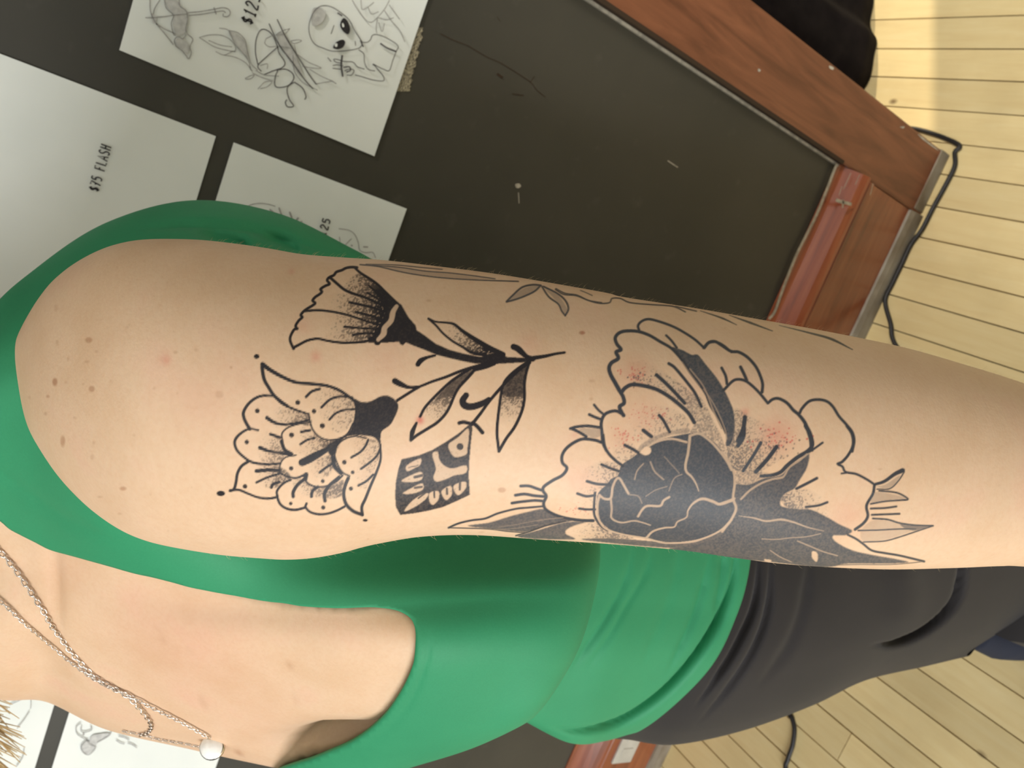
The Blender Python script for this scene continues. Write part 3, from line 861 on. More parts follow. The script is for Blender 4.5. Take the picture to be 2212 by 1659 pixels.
def line(Z, pts, w, d=0.93, soft=0.8, age=None, buf=None, raw=False):
    buf = INK if buf is None else buf
    s = ZS[Z]
    p = np.array(Z(pts), float) - (SX, SY)
    c = cr(p, 7) if len(p) > 2 else p
    if isinstance(w, tuple): ww = np.interp(np.linspace(0, 1, len(c)), np.linspace(0, 1, len(w)), w) / s
    else: ww = np.full(len(c), w / s)
    R = ww.max() / 2 + 3 + soft
    x0, y0 = np.maximum(np.floor(c.min(0) - R).astype(int), 0)
    x1, y1 = np.ceil(c.max(0) + R).astype(int)
    x1, y1 = min(x1, SW - 1), min(y1, SH - 1)
    if x1 <= x0 or y1 <= y0: return
    Y, X = np.mgrid[y0:y1 + 1, x0:x1 + 1]
    best = np.full(X.shape, -1e9)
    for k in range(len(c) - 1):
        a, b = c[k], c[k + 1]
        ab = b - a
        L2 = ab @ ab + 1e-9
        t = np.clip(((X - a[0]) * ab[0] + (Y - a[1]) * ab[1]) / L2, 0, 1)
        dd = np.hypot(X - a[0] - t * ab[0], Y - a[1] - t * ab[1])
        best = np.maximum(best, ww[k] / 2 - dd)
    cov = np.clip(best / (2 * soft) + 0.5, 0, 1).astype(np.float32)
    sl = (slice(y0, y1 + 1), slice(x0, x1 + 1))
    if raw: put(buf, sl, cov, d); return
    buf[sl] = np.maximum(buf[sl], cov * d)
    if age is not None: put(AGE, sl, (cov > 0.02) * 1.0, age)

def region(Z, pts, smooth=True, pad=8):
    p = np.array(Z(pts), float) - (SX, SY)
    c = cr(p, 6, True) if smooth else p
    x0, y0 = np.maximum(np.floor(c.min(0) - pad).astype(int), 0)
    x1, y1 = np.ceil(c.max(0) + pad).astype(int)
    x1, y1 = min(x1, SW - 1), min(y1, SH - 1)
    Y, X = np.mgrid[y0:y1 + 1, x0:x1 + 1]
    mk = inside(X.astype(float), Y.astype(float), c).astype(np.float32)
    return (slice(y0, y1 + 1), slice(x0, x1 + 1)), mk, X, Y

def fill(Z, pts, d=0.9, soft=1, age=None, smooth=True, raw=False, tex=0.0):
    sl, mk, X, Y = region(Z, pts, smooth)
    mk = blur(mk, soft)
    dd = d * (1 - tex * SPK[sl])
    if raw: put(INK, sl, mk, dd)
    else: INK[sl] = np.maximum(INK[sl], mk * dd)
    if age is not None: put(AGE, sl, (mk > 0.05) * 1.0, age)

def shade(Z, pts, a, b, d0, d1, k=3.0, soft=3, age=None, top=0.85):
    """stippled shading running from density d0 at a to d1 at b"""
    sl, mk, X, Y = region(Z, pts, True)
    mk = blur(mk, soft)
    pa, pb = np.array(Z([a, b]), float) - (SX, SY)
    ab = pb - pa
    t = np.clip(((X - pa[0]) * ab[0] + (Y - pa[1]) * ab[1]) / (ab @ ab), 0, 1)
    dens = d0 + (d1 - d0) * t
    ink = np.clip((dens * 1.05 - SPK[sl]) * k + 0.15 * dens, 0, 1) * (0.35 + 0.65 * dens) * top
    ink = np.maximum(ink, 0.42 * dens ** 1.4)
    INK[sl] = np.maximum(INK[sl], ink * mk)
    if age is not None: put(AGE, sl, (mk > 0.3) * 1.0, age)

def dot(Z, x, y, r, d=0.93, ry=None, buf=None, soft=0.8, age=None):
    buf = INK if buf is None else buf
    s = ZS[Z]
    (cx, cy), = Z([(x, y)])
    cx -= SX; cy -= SY
    rx = r / s; ry = (ry or r) / s
    R = int(max(rx, ry) + 4 + 2 * soft)
    x0, x1, y0, y1 = int(cx) - R, int(cx) + R, int(cy) - R, int(cy) + R
    if x0 < 0 or y0 < 0 or x1 >= SW or y1 >= SH: return
    Y, X = np.mgrid[y0:y1 + 1, x0:x1 + 1]
    q = np.hypot((X - cx) / rx, (Y - cy) / ry)
    cov = np.clip((1 - q) * min(rx, ry) / (2 * soft) + 0.5, 0, 1)
    sl = (slice(y0, y1 + 1), slice(x0, x1 + 1))
    buf[sl] = np.maximum(buf[sl], cov * d)

def glow(Z, x, y, r, d, buf=None):
    buf = RED if buf is None else buf
    s = ZS[Z]
    (cx, cy), = Z([(x, y)])
    cx -= SX; cy -= SY; rr = r / s
    Y, X = np.mgrid[0:SH, 0:SW]
    x0, x1 = int(max(cx - 3 * rr, 0)), int(min(cx + 3 * rr, SW)); y0, y1 = int(max(cy - 3 * rr, 0)), int(min(cy + 3 * rr, SH))
    sl = (slice(y0, y1), slice(x0, x1))
    buf[sl] = np.maximum(buf[sl], d * np.exp(-(((X[sl] - cx) ** 2 + (Y[sl] - cy) ** 2) / rr ** 2)))

def specks(Z, x, y, rx, ry, n, r, d, buf, seed):
    q = np.random.RandomState(seed)
    for _ in range(n):
        a, b = q.randn(2) * 0.5
        dot(Z, x + rx * a, y + ry * b, r * q.uniform(0.6, 1.3), d, buf=buf)

# ---------- peony, older grey ink
O = 0.85
BUD = [(1289, 1081), (1293, 1064), (1308, 1048), (1321, 1034), (1335, 1026), (1342, 1005), (1369, 986), (1380, 977), (1405, 958), (1435, 947), (1483, 937), (1511, 935), (1540, 952), (1562, 977), (1574, 997), (1585, 1019), (1588, 1044), (1584, 1076), (1589, 1096), (1582, 1119), (1569, 1137), (1540, 1154), (1500, 1167), (1450, 1172), (1410, 1166), (1370, 1158), (1330, 1150), (1305, 1135), (1292, 1115)]
ZP = lambda p: p
ZS[ZP] = 1.0
shade(ZE, [(960, 700), (1200, 640), (1500, 800), (1750, 1000), (1700, 1200), (1400, 1000), (1080, 900)], (1000, 700), (1600, 1050), 0.05, 0.5, age=O)
shade(ZE, [(1050, 1200), (1300, 1130), (1550, 1180), (1720, 1300), (1690, 1440), (1400, 1480), (1200, 1560), (950, 1480), (1000, 1330)], (1100, 1150), (1450, 1480), 0.02, 0.42, age=O)
shade(ZF, [(900, 40), (1000, 100), (1150, 300), (1080, 380), (950, 420), (870, 330)], (900, 80), (1100, 350), 0.05, 0.45, age=O)
shade(ZF, [(560, 480), (800, 400), (950, 480), (880, 620), (840, 780), (720, 780), (650, 1050), (430, 1000), (350, 900), (450, 700)], (420, 700), (860, 700), 0.02, 0.55, age=O)
shade(ZF, [(340, 1180), (560, 1110), (760, 1120), (950, 1220), (1100, 1290), (700, 1310), (450, 1270)], (360, 1200), (800, 1240), 0.0, 0.7, age=O)
shade(ZG, [(330, 1200), (480, 1230), (700, 1350), (1000, 1480), (1050, 1640), (800, 1800), (600, 1900), (350, 1850), (260, 1650)], (900, 1450), (400, 1700), 0.06, 0.72, age=O)
fill(ZE, [(1520, 480), (1640, 500), (1760, 560), (1830, 560), (1930, 680), (2050, 830), (2130, 960), (2190, 1080), (2240, 1220), (2250, 1400), (2215, 1560), (2150, 1600), (2150, 1450), (2080, 1300), (1980, 1150), (1900, 1000), (1800, 850), (1680, 660)], 0.94, 1, O, tex=0.10)
fill(ZE, [(1690, 1010), (1800, 1000), (1900, 1100), (2000, 1300), (2100, 1500), (2160, 1700), (2000, 1560), (1850, 1480), (1740, 1450), (1790, 1340), (1740, 1220)], 0.62, 3, O, tex=0.8)
fill(ZP, BUD, 0.95, 1, O, tex=0.08)
fill(ZF, [(960, 450), (1100, 330), (1180, 300), (1300, 200), (1500, 110), (1720, 80), (1700, 20), (1400, 90), (1200, 200), (1100, 330)], 0.6, 3, O, tex=0.4)
fill(ZH, [(120, 560), (250, 560), (400, 500), (560, 470), (640, 390), (780, 300), (835, 270), (810, 400), (740, 520), (690, 600), (590, 660), (560, 760), (700, 790), (850, 800), (1000, 870), (1120, 940), (1240, 1000), (1180, 1045), (1060, 1050), (1090, 1110), (1250, 1190), (1450, 1235), (1650, 1270), (1780, 1305), (1500, 1318), (1200, 1318), (1060, 1345), (900, 1350), (650, 1322), (400, 1295), (230, 1285), (0, 1262), (-250, 1235), (-520, 1180), (-150, 1100), (0, 1010), (90, 890), (140, 790), (110, 690)], 0.92, 2, O, tex=0.10)
fill(ZF, [(500, 1290), (900, 1280), (1300, 1310), (1700, 1330), (1900, 1280), (2212, 1100), (2300, 1300), (2212, 1480), (1800, 1400), (1500, 1390), (1000, 1350)], 0.88, 2, O, tex=0.10)
shade(ZH, [(560, 680), (750, 600), (900, 640), (1050, 760), (1180, 850), (1280, 960), (1100, 950), (850, 820), (650, 800)], (950, 640), (650, 780), 0.1, 0.75, age=O)
fill(ZD, [(1000, 1452), (1250, 1415), (1500, 1340), (1700, 1290), (1850, 1260), (1950, 1290), (2100, 1360), (2212, 1390), (1900, 1460), (1700, 1520), (1500, 1513), (1250, 1488)], 0.88, 2, O, tex=0.10)
fill(ZF, [(-220, 1252), (0, 1190), (260, 1110), (400, 1090), (560, 1095), (440, 1130), (340, 1180), (330, 1230), (430, 1290), (100, 1290), (-100, 1280)], 0.88, 2, O, tex=0.10)
for a in [
  (ZE, [(940, 970), (890, 880), (840, 790), (820, 710), (850, 650), (925, 600), (900, 530), (955, 500), (910, 440), (890, 370), (930, 315), (1010, 290), (1150, 295), (1280, 340), (1400, 410), (1520, 480), (1600, 560), (1680, 660), (1750, 770), (1850, 900), (1920, 1000), (1980, 1150), (2080, 1300), (2150, 1450)], (50, 42, 34, 30)),
  (ZE, [(1165, 290), (1150, 230), (1190, 180), (1270, 155), (1400, 185), (1550, 240), (1680, 310), (1800, 390), (1900, 480)], 30),
  (ZE, [(1905, 485), (1960, 425), (2050, 418), (2130, 460), (2212, 530)], 28),
  (ZG, [(0, 480), (60, 420), (130, 410), (200, 450), (310, 520), (400, 530), (500, 590), (590, 690), (640, 790), (670, 890), (665, 985)], 36),
  (ZE, [(1470, 340), (1530, 400), (1590, 480)], 28), (ZG, [(205, 710), (250, 800), (265, 890)], 34), (ZG, [(420, 700), (460, 780), (490, 850)], 38),
  (ZE, [(1500, 660), (1560, 700), (1640, 790), (1720, 890), (1800, 1000), (1870, 1150)], 36), (ZE, [(1360, 790), (1450, 870), (1560, 980), (1680, 1110)], 44),
  (ZE, [(960, 990), (1000, 940), (1080, 900), (1200, 910), (1350, 950), (1480, 1020), (1600, 1110), (1720, 1220), (1790, 1330)], 46),
  (ZE, [(940, 970), (980, 1040), (990, 1110), (940, 1150), (960, 1210), (985, 1250)], 46),
  (ZE, [(985, 1245), (900, 1200), (800, 1220), (750, 1270), (730, 1350), (740, 1450), (750, 1560), (790, 1650)], 38),
  (ZE, [(650, 1130), (700, 1190), (760, 1240)], 30), (ZE, [(595, 1240), (660, 1270), (740, 1300)], 34), (ZE, [(380, 1400), (450, 1380), (580, 1370), (730, 1390)], 34), (ZE, [(395, 1400), (480, 1440), (560, 1490)], 36),
  (ZF, [(750, 100), (770, 230), (820, 320), (900, 400), (970, 450)], 36),
  (ZF, [(740, 190), (650, 160), (520, 150), (420, 190), (330, 260), (285, 340), (290, 420), (340, 480), (290, 560), (180, 620), (80, 690), (70, 740), (105, 800), (75, 880), (100, 950), (200, 1010), (330, 1050), (500, 1075), (640, 1078)], 37),
  (ZD, [(1605, 1000), (1700, 1000), (1790, 1030), (1850, 1050)], 34), (ZD, [(1545, 1105), (1650, 1092), (1760, 1110), (1880, 1120)], 34), (ZD, [(1505, 1195), (1620, 1178), (1760, 1165), (1850, 1170)], 32),
  (ZD, [(785, 1475), (900, 1425), (1050, 1390), (1200, 1370), (1350, 1310), (1550, 1260), (1700, 1245), (1870, 1230)], 24), (ZD, [(785, 1475), (1000, 1480), (1250, 1490), (1450, 1515), (1650, 1530)], 14), (ZD, [(1550, 1565), (1700, 1520), (1900, 1450), (2110, 1398)], 18),
  (ZF, [(735, 440), (830, 480), (930, 515)], 34), (ZF, [(570, 630), (680, 660), (820, 670)], 34), (ZF, [(460, 770), (560, 800), (660, 790)], 32), (ZF, [(480, 940), (560, 950), (660, 950)], 28), (ZF, [(660, 760), (650, 900), (655, 1020), (720, 1130), (800, 1190)], 30),
  (ZE, [(1390, 1250), (1440, 1310), (1510, 1440)], 38), (ZE, [(1210, 1420), (1300, 1490)], 46), (ZF, [(1000, 220), (1080, 260), (1160, 310)], 38),
  (ZG, [(230, 960), (330, 860), (400, 840), (480, 860), (560, 920), (640, 1000), (730, 1110)], 34),
  (ZG, [(730, 1110), (790, 1065), (860, 1060), (950, 1110), (1020, 1190), (1080, 1240), (1150, 1330), (1190, 1430), (1220, 1530), (1230, 1640)], (34, 40, 50)),
  (ZG, [(1090, 1230), (1120, 1170), (1200, 1090), (1300, 1070), (1400, 1090), (1470, 1150), (1540, 1260), (1620, 1350), (1690, 1440), (1712, 1540), (1690, 1659)], 34),
  (ZH, [(800, 0), (840, 80), (860, 180), (820, 240), (720, 300), (620, 380), (560, 440), (480, 470), (370, 480)], (44, 40, 34)), (ZH, [(960, 160), (890, 210), (830, 250)], 22),
  (ZH, [(1190, 0), (1240, 80), (1250, 180), (1210, 270), (1150, 340), (1105, 362)], 28), (ZH, [(1110, 370), (1150, 390), (1180, 440), (1280, 460), (1380, 510), (1455, 560)], 24), (ZH, [(1140, 455), (1205, 447)], 18),
  (ZH, [(1455, 560), (1550, 530), (1650, 460), (1725, 425)], (28, 34, 46)), (ZH, [(1740, 440), (1680, 530), (1600, 600), (1480, 605)], 14), (ZH, [(1500, 620), (1620, 630), (1700, 650), (1775, 700), (1700, 710), (1560, 720), (1420, 745)], 18),
  (ZH, [(1455, 565), (1440, 650), (1380, 760), (1392, 860), (1350, 930), (1270, 990)], 28), (ZH, [(1420, 790), (1550, 785), (1665, 770)], 20), (ZH, [(1430, 850), (1560, 845), (1695, 840)], 20),
  (ZH, [(1440, 885), (1580, 895), (1700, 930), (1850, 950), (2015, 955)], 18), (ZH, [(1300, 1000), (1500, 995), (1700, 985), (1850, 985)], 16), (ZH, [(2015, 955), (1850, 1010), (1700, 1060), (1550, 1100), (1350, 1110)], 14),
  (ZH, [(1200, 1040), (1280, 1080), (1350, 1130), (1430, 1190), (1550, 1215), (1700, 1240), (1930, 1295)], 22), (ZH, [(1100, 1330), (1300, 1325), (1600, 1325), (1800, 1310), (1930, 1295)], 8),
  (ZH, [(210, 20), (200, 110), (150, 190)], 42), (ZH, [(370, 160), (300, 280), (200, 430)], 34), (ZH, [(520, 200), (430, 320), (320, 440)], 42), (ZH, [(905, 500), (810, 550), (710, 600)], 28), (ZH, [(1005, 730), (920, 760), (800, 775)], 24),
  (ZG, [(470, 1270), (450, 1400), (390, 1540)], 52)]:
    line(a[0], a[1], a[2], 0.93, 1.0, 0.55)
fill(ZH, [(1700, 935), (1850, 950), (2015, 955), (1850, 1000), (1750, 982)], 0.7, 1, O)
fill(ZH, [(1330, 990), (1450, 900), (1600, 910), (1850, 970), (1800, 1010), (1550, 1090), (1350, 1100)], 0.22, 2, O)
fill(ZH, [(1470, 580), (1560, 560), (1700, 470), (1650, 560), (1580, 595)], 0.35, 1, O)
fill(ZH, [(1440, 640), (1560, 640), (1760, 690), (1600, 710), (1430, 735)], 0.32, 1, O)
fill(ZE, [(480, 1400), (720, 1410), (730, 1480), (620, 1500)], 0.35, 1, O)
# skin-coloured gaps left between the petals
for a in [
  (ZF, [(1180, 300), (1240, 250), (1340, 190), (1450, 155), (1560, 150), (1700, 185)], 34, .12), (ZF, [(1740, 110), (1850, 90), (1980, 180), (2080, 290), (2160, 400), (2212, 500)], 38, .2),
  (ZH, [(0, 250), (60, 340), (110, 440), (120, 550), (105, 690), (132, 790), (90, 890), (30, 970), (0, 1010)], 32, .22),
  (ZF, [(2212, 1070), (2100, 1180), (1950, 1260), (1750, 1320), (1500, 1335), (1380, 1320), (1250, 1280), (1000, 1240), (800, 1180), (720, 1100), (690, 1000), (690, 880), (712, 790)], (30, 22, 26, 40), .18),
  (ZF, [(712, 790), (770, 830), (840, 820), (860, 700), (900, 610), (940, 600), (990, 680), (1040, 770)], 36, .2), (ZF, [(840, 830), (850, 950), (850, 1050), (960, 1100), (1100, 1080), (1200, 1100), (1290, 1130)], (34, 26, 18), .32),
  (ZF, [(1040, 780), (1150, 800), (1195, 880)], 16, .5), (ZF, [(1150, 1030), (1200, 950), (1260, 910), (1400, 910), (1440, 850), (1505, 810)], 34, .2),
  (ZF, [(1240, 1280), (1320, 1200), (1450, 1160), (1560, 1150), (1600, 1090), (1700, 1040), (1720, 960), (1780, 880), (1880, 830), (2000, 860), (2080, 890), (2212, 850)], (34, 22, 20, 44, 44), .2), (ZH, [(0, 740), (60, 720), (115, 695)], 34, .2),
  (ZF, [(1740, 120), (1720, 300), (1690, 440), (1700, 520), (1760, 580), (1810, 660), (1840, 740)], (44, 36, 14), .22), (ZF, [(1210, 430), (1140, 510), (1110, 610)], 20, .45), (ZF, [(1290, 410), (1340, 520), (1440, 610)], 24, .45),
  (ZF, [(1450, 350), (1540, 450), (1620, 540)], 12, .55), (ZF, [(1240, 800), (1350, 730), (1480, 690)], 13, .5), (ZF, [(1500, 740), (1560, 600), (1650, 550)], 14, .5),
  (ZG, [(0, 950), (90, 1080), (170, 1230), (240, 1400), (265, 1520)], 15, .4), (ZE, [(1740, 720), (1900, 930), (2000, 1180), (2100, 1400)], 20, .4), (ZE, [(1650, 640), (1760, 800), (1850, 920)], 12, .45), (ZE, [(1850, 1160), (1950, 1350), (2010, 1500)], 12, .45),
  (ZH, [(180, 700), (260, 620), (370, 550), (480, 510), (580, 490), (640, 400), (740, 330), (810, 270)], 22, .3), (ZH, [(160, 860), (300, 880), (420, 910), (560, 895), (680, 920), (820, 970), (970, 1005)], (6, 22, 28, 18, 6), .25),
  (ZH, [(380, 1080), (520, 1085), (650, 1070), (800, 1060), (940, 1030)], 12, .4), (ZH, [(720, 1100), (840, 1150), (960, 1200), (1100, 1240)], 16, .4), (ZH, [(460, 1190), (550, 1250), (660, 1300)], 13, .4),
  (ZF, [(0, 1085), (130, 1060), (300, 1045)], 7, .45), (ZD, [(1350, 1470), (1600, 1430), (1850, 1380)], 5, .5), (ZD, [(1300, 1500), (1550, 1480), (1800, 1440)], 5, .5)]:
    line(a[0], a[1], tuple(0.72 * q_ for q_ in a[2]) if isinstance(a[2], tuple) else 0.72 * a[2], 0.16 + 0.8 * a[3], 1.0, raw=True)
dot(ZF, 1240, 290, 1, 0.0)
fill(ZF, [(1180, 300), (1230, 240), (1290, 250), (1290, 310), (1230, 335)], 0.02, 1, raw=True)
fill(ZH, [(860, 1200), (905, 1210), (915, 1260), (900, 1300), (860, 1260)], 0.1, 1, raw=True)
fill(ZH, [(400, 1275), (460, 1280), (470, 1300), (420, 1300)], 0.1, 1, raw=True)

fill(ZH, [(125, 440), (220, 400), (330, 420), (470, 470), (370, 500), (250, 590), (150, 650)], 0.62, 3, O, tex=0.7)
line(ZH, [(180, 700), (260, 620), (370, 550), (480, 510), (580, 490)], 16, 0.4, 1.0, raw=True)
shade(ZG, [(300, 1560), (520, 1500), (760, 1600), (700, 1750), (500, 1850), (330, 1860)], (650, 1550), (380, 1800), 0.25, 0.8, age=O)
# ---------- thin line work on the back of the arm
for a in [(ZI, [(150, 125), (300, 140), (450, 175), (600, 205), (800, 232), (1000, 248), (1200, 258), (1500, 268)], 10), (ZI, [(250, 130), (500, 150), (700, 180), (900, 195), (1100, 218), (1300, 246)], 9), (ZI, [(200, 122), (450, 128), (650, 147), (850, 165)], 8),
  (ZI, [(1400, 440), (1450, 390), (1530, 320), (1620, 297), (1690, 302)], 15), (ZI, [(1690, 302), (1640, 350), (1560, 390), (1480, 420), (1400, 442)], 15), (ZI, [(1700, 310), (1760, 400), (1840, 460), (1870, 520), (1900, 560)], 13), (ZI, [(1900, 560), (1927, 500), (1900, 430), (1830, 370), (1715, 312)], 14),
  (ZI, [(1820, 330), (1900, 370), (2000, 385), (2100, 430), (2210, 450)], 10), (ZI, [(2030, 345), (2080, 365), (2130, 388)], 7),
  (ZJ, [(0, 85), (60, 120), (150, 130), (240, 165), (320, 185), (390, 180), (410, 150), (470, 150), (540, 180), (700, 195), (850, 207), (940, 247)], 9), (ZJ, [(870, 207), (1020, 242)], 8), (ZJ, [(1050, 240), (1200, 290), (1310, 340)], (5, 12, 4)), (ZJ, [(1260, 272), (1400, 322), (1570, 385)], (5, 14, 5)), (ZJ, [(1620, 345), (1850, 402), (2000, 445), (2150, 520)], (4, 12, 16, 5))]:
    line(a[0], a[1], tuple(1.2 * q_ for q_ in a[2]) if isinstance(a[2], tuple) else 1.2 * a[2], 0.9, 1.0, 0.45)
fill(ZI, [(180, 128), (500, 152), (900, 196), (1300, 246), (1000, 247), (600, 203), (350, 150)], 0.3, 2, 0.7)
fill(ZI, [(1420, 430), (1540, 330), (1680, 305), (1560, 388)], 0.4, 1, 0.7)
fill(ZI, [(1720, 320), (1830, 375), (1915, 500), (1895, 545), (1850, 465)], 0.35, 1, 0.7)

# ---------- fresh tattoo: carnation, lotus, leaves, fan flower
N = 0.0
shade(ZA, [(1780, 160), (1980, 300), (2170, 490), (2080, 560), (2040, 760), (1980, 900), (1600, 940), (1300, 900), (1250, 700), (1420, 560), (1450, 400), (1650, 390), (1600, 300)], (1380, 620), (2000, 680), 0.02, 1.0, k=4, age=N, top=0.95)
fill(ZA, [(1850, 250), (2000, 330), (2190, 500), (2090, 600), (2000, 560), (1880, 460), (1800, 400), (1800, 310)], 0.7, 3, N, tex=0.5)
fill(ZA, [(1780, 520), (2060, 600), (2030, 760), (1950, 900), (1700, 920), (1750, 780), (1880, 700)], 0.55, 4, N, tex=0.7)
for a in [
  (ZA, [(1022, 1020), (985, 930), (990, 870), (1030, 800), (1065, 790), (1045, 760), (1080, 700), (1122, 660), (1105, 635), (1140, 590), (1190, 555), (1240, 525), (1268, 498), (1240, 470), (1270, 430), (1315, 400), (1345, 370), (1330, 340), (1380, 305), (1432, 280), (1405, 240), (1430, 205), (1480, 182), (1510, 145), (1570, 125), (1620, 100), (1680, 90), (1745, 94)], 32),
  (ZA, [(1720, 98), (1790, 160), (1900, 230), (1980, 290), (2060, 370), (2130, 440), (2190, 500)], (28, 36, 44)),
  (ZA, [(1022, 1005), (1080, 975), (1180, 925), (1300, 905), (1420, 930), (1600, 950), (1800, 940), (1940, 912)], (34, 28, 34)),
  (ZA, [(1440, 210), (1520, 280), (1600, 345), (1700, 390), (1850, 440), (2000, 510), (2110, 570)], 34), (ZA, [(1150, 590), (1300, 580), (1450, 595), (1600, 625), (1750, 670), (1900, 720), (2040, 752)], 28),
  (ZA, [(1660, 490), (1800, 520), (1950, 560), (2080, 600)], 32), (ZA, [(1730, 600), (1850, 630), (2050, 690)], 30), (ZA, [(1600, 770), (1750, 780), (2000, 800)], 28), (ZA, [(1700, 860), (1850, 840), (1980, 850)], 30), (ZA, [(1880, 300), (1990, 400), (2110, 490)], 26), (ZA, [(1860, 380), (1990, 460), (2090, 530)], 26)]:
    line(a[0], a[1], a[2], 0.95, 0.8, N)
fill(ZC, [(-110, -100), (60, -60), (130, 0), (250, 100), (330, 240), (410, 330), (422, 385), (520, 450), (640, 540), (800, 610), (950, 650), (1150, 690), (1250, 650), (1350, 640), (1450, 690), (1650, 700), (1730, 685), (1820, 690), (1750, 745), (1650, 752), (1500, 760), (1300, 772), (1100, 768), (950, 740), (800, 705), (650, 668), (500, 605), (380, 560), (300, 525), (265, 562), (235, 545), (222, 518), (80, 528), (-40, 532), (-130, 530), (-140, 470), (-60, 440), (10, 300), (60, 180), (20, 60)], 0.96, 1, N, smooth=False, tex=0.06)
dot(ZA, 1975, 940, 40, 0.95)
line(ZA, [(2195, 535), (2155, 600), (2130, 700), (2060, 780), (2045, 850), (1985, 915)], (44, 62, 56, 66, 40), 0.16, 0.9, raw=True)
fill(ZC, [(560, 252), (640, 290), (760, 300), (850, 320), (950, 400), (1100, 500), (1250, 590), (1300, 650), (1200, 660), (1050, 640), (950, 580), (830, 510), (720, 420), (640, 330)], 0.04, 1, N)
shade(ZC, [(720, 350), (860, 340), (1100, 500), (1280, 620), (1230, 660), (1050, 630), (900, 540), (760, 430)], (740, 380), (1180, 620), 0.15, 1.0, age=N, top=0.95)
for a in [
  (ZC, [(555, 250), (640, 290), (760, 300), (850, 320), (950, 400), (1100, 500), (1250, 590), (1400, 665)], (20, 24, 36, 60, 70)), (ZC, [(555, 255), (640, 330), (720, 420), (830, 510), (950, 580), (1050, 640), (1200, 665)], (26, 26, 30, 50)),
  (ZC, [(1525, 575), (1570, 595), (1620, 640), (1680, 690), (1760, 705)], (70, 74, 54, 40)), (ZC, [(1750, 702), (1880, 682), (2000, 655), (2105, 640)], (50, 34, 28)),
  (ZC, [(435, 775), (465, 735), (530, 700), (630, 672)], (56, 60, 36, 28)), (ZC, [(175, 965), (230, 995), (330, 1035), (450, 1032)], (70, 64, 36, 32)),
  (ZC, [(450, 1030), (600, 970), (750, 920), (900, 860), (1050, 812), (1200, 778), (1300, 760)], (30, 34, 40, 60)), (ZC, [(450, 1030), (350, 1090), (200, 1185)], 34), (ZC, [(1080, 830), (1200, 800), (1280, 770)], 56),
  (ZC, [(1050, 815), (950, 875), (800, 980), (650, 1120), (520, 1260), (460, 1370)], (40, 34, 32)), (ZC, [(420, 1440), (375, 1540), (355, 1635)], (30, 56, 34)), (ZC, [(1060, 860), (980, 950), (900, 1040), (850, 1130), (800, 1250), (740, 1350), (650, 1440), (540, 1510), (420, 1585), (355, 1638)], (40, 34, 36, 36)),
  (ZC, [(1700, 740), (1560, 835), (1450, 935), (1400, 1030), (1370, 1200), (1345, 1400), (1335, 1550), (1345, 1660), (1357, 1764)], (40, 34, 34, 34)), (ZC, [(1700, 760), (1665, 880), (1648, 1000), (1648, 1150), (1620, 1300), (1540, 1480), (1440, 1620), (1357, 1764)], 36),
  (ZC, [(1700, 750), (1560, 855), (1400, 1020), (1260, 1180), (1150, 1330), (1060, 1445)], (56, 40, 34, 40)), (ZC, [(985, 1125), (945, 1190), (975, 1245), (1060, 1255), (1180, 1215), (1245, 1175)], (66, 84, 76, 60)),
  (ZC, [(905, 1442), (960, 1432), (1050, 1455)], 42), (ZC, [(1060, 1440), (1110, 1480), (1170, 1550)], 46)]:
    line(a[0], a[1], a[2], 0.95, 0.8, N)
fill(ZC, [(1080, 835), (950, 880), (800, 990), (680, 1110), (620, 1200), (700, 1170), (800, 1150), (850, 1130), (900, 1040), (980, 950)], 0.85, 2, N, tex=0.12)
shade(ZC, [(640, 1140), (840, 1130), (800, 1250), (740, 1350), (640, 1430), (520, 1470), (470, 1380), (540, 1250)], (750, 1120), (520, 1450), 0.9, 0.0, age=N)
fill(ZC, [(1690, 760), (1560, 850), (1450, 950), (1405, 1040), (1395, 1120), (1500, 1150), (1640, 1120), (1650, 1000), (1665, 880)], 0.9, 2, N, tex=0.12)
shade(ZC, [(1380, 1110), (1640, 1100), (1640, 1200), (1600, 1330), (1500, 1480), (1400, 1500), (1360, 1350)], (1500, 1080), (1420, 1500), 0.95, 0.0, age=N)
# fan flower
fill(ZD, [(1030, 290), (900, 400), (750, 500), (600, 590), (450, 650), (250, 695), (215, 800), (185, 950), (175, 1100), (185, 1240), (235, 1330), (400, 1310), (560, 1280), (720, 1240), (880, 1170), (1028, 1100), (1015, 900), (1018, 750), (1035, 550), (1058, 330)], 0.93, 1, 0.12, smooth=False, tex=0.08)
for pts in [[(790, 520), (900, 440), (1005, 345), (1015, 450), (1000, 560), (985, 640), (880, 672), (830, 650), (790, 580)],
            [(600, 640), (660, 610), (680, 700), (740, 770), (830, 800), (980, 765), (980, 850), (850, 880), (760, 920), (650, 950), (612, 900), (640, 800)],
            [(300, 780), (380, 720), (470, 690), (460, 760), (400, 795), (320, 832)], [(250, 945), (330, 890), (470, 840), (482, 920), (380, 955)], [(265, 1085), (350, 1030), (480, 970), (492, 1040), (380, 1085)],
            [(285, 1290), (340, 1200), (440, 1120), (550, 1080), (530, 1140), (430, 1220)], [(570, 1080), (670, 1060), (670, 1150), (610, 1215), (570, 1180)], [(710, 1050), (810, 1000), (820, 1100), (760, 1160), (715, 1110)], [(850, 990), (970, 950), (982, 1020), (900, 1105), (852, 1060)]]:
    fill(ZD, pts, 0.16, 1, raw=True)
    shade(ZD, pts, pts[0], pts[-1], 0.16, 0.16, k=6)
dot(ZD, 915, 552, 40, 0.88)
